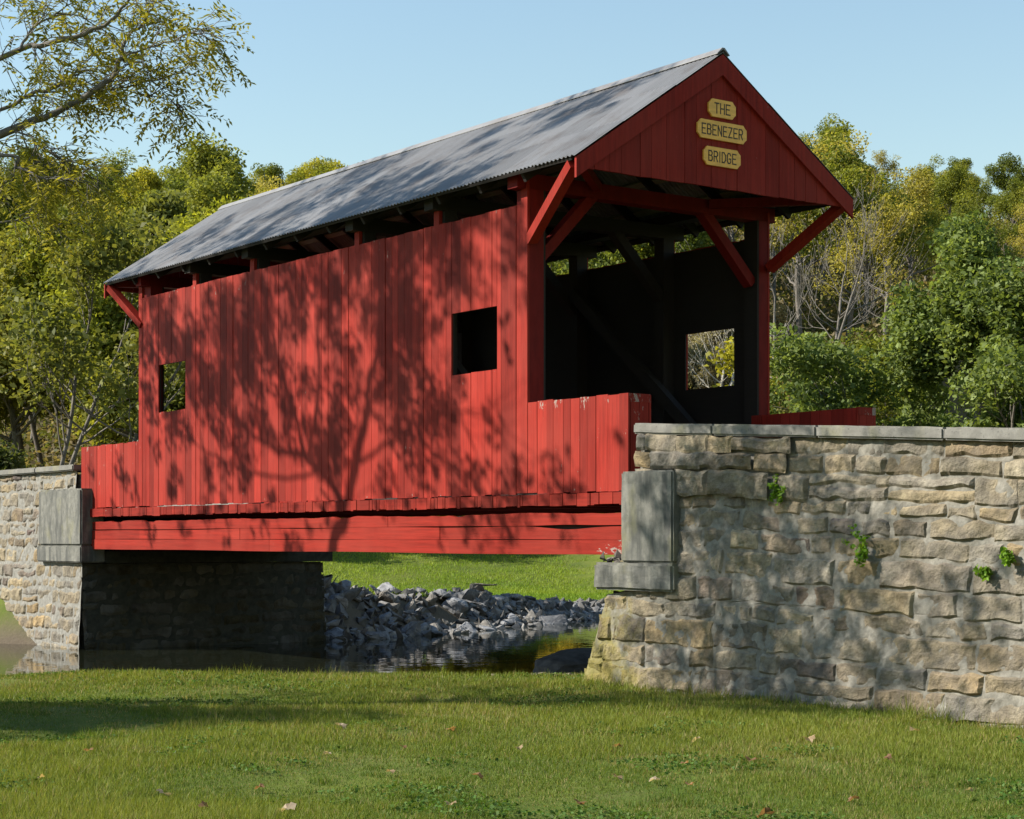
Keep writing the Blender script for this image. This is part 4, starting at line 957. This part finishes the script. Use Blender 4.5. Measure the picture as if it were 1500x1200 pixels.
for q in range(900):
    t = RR.uniform(0, 1) ** 1.1 * 15.5; u = RR.uniform(-.7, 2.2) * np.interp(t, [0, 6, 15], [1, .85, .55]); c = along(t); nr2 = norm(np.append(along(t + .3) - c, 0))[:2]; p = c + np.array([-nr2[1], nr2[0]]) * u
    z = max(float(height(p[0:1], p[1:2])[0]), WZ - .1); sz = RR.uniform(.10, .22); bm = bmesh.new()
    for _ in range(9): bm.verts.new(np.array([p[0], p[1], z + sz * .25]) + RR.normal(0, .42, 3) * sz)
    bmesh.ops.convex_hull(bm, input=bm.verts[:]); bmesh.ops.delete(bm, geom=[v for v in bm.verts if not v.link_faces], context='VERTS'); bm.verts.index_update(); t_ = RR.uniform(.55, 1.05)
    mg.add([v.co[:] for v in bm.verts], [[v.index for v in f.verts] for f in bm.faces], (t_, t_ * .97, t_ * .93)); bm.free()
tag(mg.build('rubble_fill', RIPRAP), 'small broken stone filling the gaps between the riprap stones', 'rubble', kind='stuff')
for q in range(34):
    x = RR.uniform(-18.6, -15.2); y = RR.uniform(-3.0, -.6) - (x + 15.2) * .05; z = -.34 + .42 * sstep(-14.8, -17.5, np.array(x)) ; s = RR.uniform(.22, .5)
    stone(x, y, float(z) + s * .1, s, 'grey stone in the small pile at the foot of the far left wing wall', 'stones below the far left wing wall')
bp = cw(.95, 25.6)
def boulder():
    bm = bmesh.new(); bmesh.ops.create_icosphere(bm, subdivisions=4, radius=.5)
    for v in bm.verts:
        c = np.array(v.co); n_ = float(fbm(c[0:1] * 2.2, c[1:2] * 2.2, c[2:3] * 2.2, s=5)[0]); v.co *= 1 + .16 * n_
        v.co = Vector((v.co.x * 1.25, v.co.y * 1.9, max(v.co.z, -.2) * .62))
    me = bpy.data.meshes.new('boulder'); bm.to_mesh(me); bm.free(); ca = me.color_attributes.new('tint', 'FLOAT_COLOR', 'POINT'); ca.data.foreach_set('color', np.tile([.4, .42, .46, 1], len(me.vertices)).astype(np.float32)); me.materials.append(RIPRAP)
    o = bpy.data.objects.new('boulder', me); COL.objects.link(o); o.location = (bp[0], bp[1], -.18); o.rotation_euler = (0, 0, .5); tag(o, 'large dark boulder at the water edge beside the near abutment', 'boulder')
boulder()
mb = MB()
for q in range(420):
    r, d = RR.normal(.74, .30), RR.normal(23.5, .5); p = cw(r, d); z = float(height(p[0:1], p[1:2])[0]) + .01
    if z < -.33: continue
    a = RR.uniform(0, 3.14); L = RR.uniform(.04, .13) if RR.random() < .75 else RR.uniform(.2, .5); h = .012 if L > .15 else RR.uniform(.015, .05)
    dx, dy = math.cos(a) * L / 2, math.sin(a) * L / 2; t = RR.uniform(.7, 1.5)
    mb.bar((p[0] - dx, p[1] - dy, z + h * .3), (p[0] + dx, p[1] + dy, z + h * .3 + RR.uniform(-.02, .03)), h * RR.uniform(1, 2.2), h, col=(t, t * .86, t * .68))
o = mb.build('bank_litter', RIPRAP); tag(o, 'pale driftwood and stone litter on the bank beside the abutment foot', 'litter', kind='stuff')

# ------------------------------------------------------------------ grass, weeds, fallen leaves
def blades(name, pts, h, wd, cols, R, lean=.45):
    n = len(pts); a = R.uniform(0, 6.28, n); wx = np.stack([np.cos(a), np.sin(a), 0 * a], 1) * wd[:, None] * .5
    tip = np.stack([R.normal(0, lean, n), R.normal(0, lean, n), np.ones(n)], 1); tip = tip / np.linalg.norm(tip, axis=1)[:, None] * h[:, None]
    v = np.stack([pts - wx, pts + wx, pts + tip], 1).reshape(-1, 3); return quadmesh(name, v, 3, cols, GRASS)
RG = np.random.default_rng(8)
N = 680000; d = 10.2 * (25.5 / 10.2) ** RG.random(N); r = RG.uniform(-.38, .38, N) * d
p = CAM[None, :] + RV * r[:, None] + FV * d[:, None]; x, y = p[:, 0], p[:, 1]
ins = inside(x, y, STREAM); dr = pdist(x, y, RB); 
ok = ~ins & (dr > .12) & (dr < 60) & ~((x > 1.35) & (y > -.19)) & ~((y > 1.0) & (x < 1.4))
patch = fbm(x * .45, y * .45, s=41); ok &= RG.random(N) < np.clip(.92 + .25 * patch, .35, 1)
bare = fbm(x * 1.1, y * 1.1, s=77); ok &= ~((bare > .8) & (RG.random(len(x)) < .75)); rr_, dd_2 = rd(x, y); ok &= ~((np.abs(rr_ - .72 + .1 * vn(x * 3, y * 3)) < .62) & (dd_2 > 22.7 + .25 * vn(x * 2.5, y * 2.5, s=4)))
x, y, d, dr, patch, bare = [q[ok] for q in (x, y, d, dr, patch, bare)]; n = len(x); z = height(x, y)
edge = np.exp(-((dr - .35) / .35) ** 2) + .7 * np.exp(-np.abs(y + .22) / .12) * (x > 1.3)
tuft = np.clip(fbm(x * 3.1, y * 3.1, s=63) - .55, 0, 1); h = RG.uniform(.020, .058, n) * (1 + .5 * patch + 2.2 * tuft) * (1 + (.9 * edge + 1.6 * np.exp(-np.abs(y + .25) / .1) * (x > 1.2)) * RG.random(n)); wd = .0055 * (d / 14) * RG.uniform(.8, 1.5, n)
t = np.clip(.5 + .38 * patch + RG.normal(0, .22, n), 0, 1)[:, None]; cg = np.array([.070, .125, .013]) * (1 - t) + np.array([.21, .235, .036]) * t
dry = (RG.random(n) < .07 + .30 * np.clip(bare, 0, 1))[:, None]; cg = np.where(dry, np.array([.30, .24, .10]), cg) * RG.uniform(.75, 1.2, n)[:, None]
tag(blades('lawn_grass', np.stack([x, y, z - .004], 1), h, wd, cg, RG), 'mown green lawn in the foreground with long tree shadows', 'grass', kind='stuff')
N = 60000; d = 10.6 * (23 / 10.6) ** RG.random(N); r = RG.uniform(-.315, .315, N) * d; p = CAM[None, :] + RV * r[:, None] + FV * d[:, None]; x, y = p[:, 0], p[:, 1]
ok = ~inside(x, y, STREAM) & (pdist(x, y, RB) > .8) & ~((x > 1.3) & (y > -.3)) & (fbm(x * .9, y * .9, s=57) + .25 * fbm(x * 4, y * 4, s=58) > .38); x, y = x[ok], y[ok]; n = len(x)
cg = np.array([.055, .115, .022]) * RG.uniform(.7, 1.5, (n, 1)) + np.array([.03, .02, 0]) * RG.random((n, 1)); pp = np.stack([x, y, height(x, y) + RG.uniform(.015, .045, n)], 1)
o = quadmesh('clover', leaf_cards(RG, pp, .026, cg, up=2.0, asp=.9), 4, cg, GRASS); tag(o, 'low clover patches spreading through the foreground lawn', 'clover', kind='stuff')
N = 240000; d = RG.uniform(33, 72, N); r = RG.uniform(-.17, .09, N) * d; p = CAM[None, :] + RV * r[:, None] + FV * d[:, None]; x, y = p[:, 0], p[:, 1]
ok = ~inside(x, y, STREAM) & (pdist(x, y, LB) > 1.5) & (x < -12) & (y > 4.8); x, y, d = x[ok], y[ok], d[ok]; n = len(x); z = height(x, y); patch = fbm(x * .3, y * .3, s=91)
t = np.clip(.5 + .35 * patch + RG.normal(0, .2, n), 0, 1)[:, None]; cg = (np.array([.13, .235, .018]) * (1 - t) + np.array([.29, .36, .04]) * t) * RG.uniform(.8, 1.2, n)[:, None]
tag(blades('meadow_grass', np.stack([x, y, z - .01], 1), RG.uniform(.05, .12, n), .02 * RG.uniform(.8, 1.6, n), cg, RG), 'bright green meadow beyond the stream seen under the bridge', 'grass', kind='stuff')
N = 110000; d = RG.uniform(38, 92, N); r = d * RG.uniform(.16, .33, N); p = CAM[None, :] + RV * r[:, None] + FV * d[:, None]; x, y = p[:, 0], p[:, 1]; z = height(x, y)
cg = np.array([.12, .19, .025]) * RG.uniform(.7, 1.3, N)[:, None]
tag(blades('slope_grass', np.stack([x, y, z - .01], 1), RG.uniform(.06, .14, N), .03 * RG.uniform(.8, 1.6, N), cg, RG), 'mown grassy slope at the far right beyond the trees', 'grass', kind='stuff')
# leaf litter and undergrowth on the hillside floor and brush on the banks
N = 210000; d = RG.uniform(50, 170, N); r = d * RG.uniform(-.34, .34, N); ok = ((r / d < .2) | (d > 64)) & ((d > 70) | (r > 3.5) | (r < -9)); d, r = d[ok], r[ok]; n = len(d); p = CAM[None, :] + RV * r[:, None] + FV * d[:, None]; z = height(p[:, 0], p[:, 1]); p[:, 2] = z + np.abs(RG.normal(0, .35, n)) * (1 + 1.6 * sstep(80, 105, d)) * (.5 + fbm(p[:, 0] * .2, p[:, 1] * .2, s=6) ** 2)
cg = np.where((RG.random(n) < .55)[:, None], np.array([.20, .16, .08]), np.array([.11, .12, .03])) * RG.uniform(.6, 1.3, n)[:, None]
o = quadmesh('undergrowth', leaf_cards(RG, p, .3, cg), 4, cg, LEAF); tag(o, 'low brush and leaf litter covering the hillside floor', 'undergrowth', kind='stuff')

def sprig(u, v, y, s, lab, R):
    a = (u - 750) / 2686; dirv = RV * a + FV; t = (y - CAM[1]) / dirv[1]; q = CAM + dirv * t; q[2] = CAM[2] + (788.5 - v) / 2686 * t
    o = thing('wall_weed', q, lab, 'weed'); mb = MB(); P_ = []
    for k in range(9):
        e = np.array([R.normal(0, .5), -abs(R.normal(.5, .25)), R.normal(.25, .5)]) * s; b = np.linspace(0, 1, 5)[:, None] * e + np.array([0, 0, -.3]) * s * (np.linspace(0, 1, 5)[:, None] ** 2) * .6; mb.tube(b, np.linspace(.003, .0012, 5), 4)
        for z in b[1:]: P_ += [z + R.normal(0, .018, 3) for _ in range(6)]
    mb.build('stem', GREYBARK, o); P_ = np.array(P_); n = len(P_); c = (np.array([.10, .22, .015]) + np.array([.10, .10, .02]) * R.random((n, 1))) * R.uniform(.8, 1.2, (n, 1))
    quadmesh('leaf', leaf_cards(R, P_, .05, c, up=.2), 4, c, LEAF, o)
RW = np.random.default_rng(19)
sprig(1143, 718, -.12, .14, 'green weed sprouting under the ledge of the stone wall', RW)
sprig(1268, 808, -.20, .15, 'green weed growing from a joint in the middle of the stone wall', RW)
sprig(1444, 841, -.2, .07, 'small faint weed low on the right part of the stone wall', RW)
sprig(1480, 818, -.2, .06, 'tiny weed nearest the right edge on the stone wall', RW)
def leafmesh(k):
    R = np.random.default_rng(200 + k); bm = bmesh.new(); out_ = []
    m = 14
    for q in range(m):
        a = q / m * 2 * math.pi; rr = .5 * (1 + (.28 if q % 2 == 0 else -.18) * (1 if 1 < q < 13 else .4)); out_.append(bm.verts.new((math.cos(a) * rr, math.sin(a) * rr * .8, .16 * math.cos(a * 2 + k) + R.normal(0, .05))))
    c = bm.verts.new((0, 0, -.03))
    for q in range(m): bm.faces.new((c, out_[q], out_[(q + 1) % m]))
    me = bpy.data.meshes.new('fallen_leaf'); bm.to_mesh(me); bm.free(); col = [(.30, .17, .09), (.38, .27, .16), (.20, .11, .06), (.42, .33, .24)][k % 4]
    ca = me.color_attributes.new('tint', 'FLOAT_COLOR', 'POINT'); ca.data.foreach_set('color', np.tile(list(col) + [1], len(me.vertices)).astype(np.float32)); me.materials.append(LEAF); return me
lm = [leafmesh(k) for k in range(8)]
LP = [(590, 1100), (572, 1137), (380, 1158), (500, 1072), (1003, 1127), (1185, 1090), (1300, 1123), (1020, 1090), (905, 1098), (660, 1192), (1100, 1123), (958, 1150), (1010, 1157), (905, 1145), (300, 1190), (240, 1172), (700, 1143), (1340, 1072), (1250, 1177), (420, 1195), (130, 1110), (60, 1150), (850, 1180), (1420, 1165), (660, 1075), (760, 1100), (1120, 1195), (480, 1110)]
for q, (u, v) in enumerate(LP):
    dd = 1.65 * 2686 / (v - 788.5); pp = cw((u - 750) / 2686 * dd, dd); o = bpy.data.objects.new('fallen_leaf', lm[q % 8]); COL.objects.link(o)
    o.location = (pp[0], pp[1], float(height(pp[0:1], pp[1:2])[0]) + .045); s = RW.uniform(.05, .11); o.scale = (s, s, s); o.rotation_euler = (RW.uniform(-.4, .4), RW.uniform(-.4, .4), RW.uniform(0, 6.28))
    tag(o, 'curled brown leaf lying on the mown lawn', 'leaf', 'fallen leaves on the lawn')
for o in S.objects:
    if 'base' in o: del o['base']
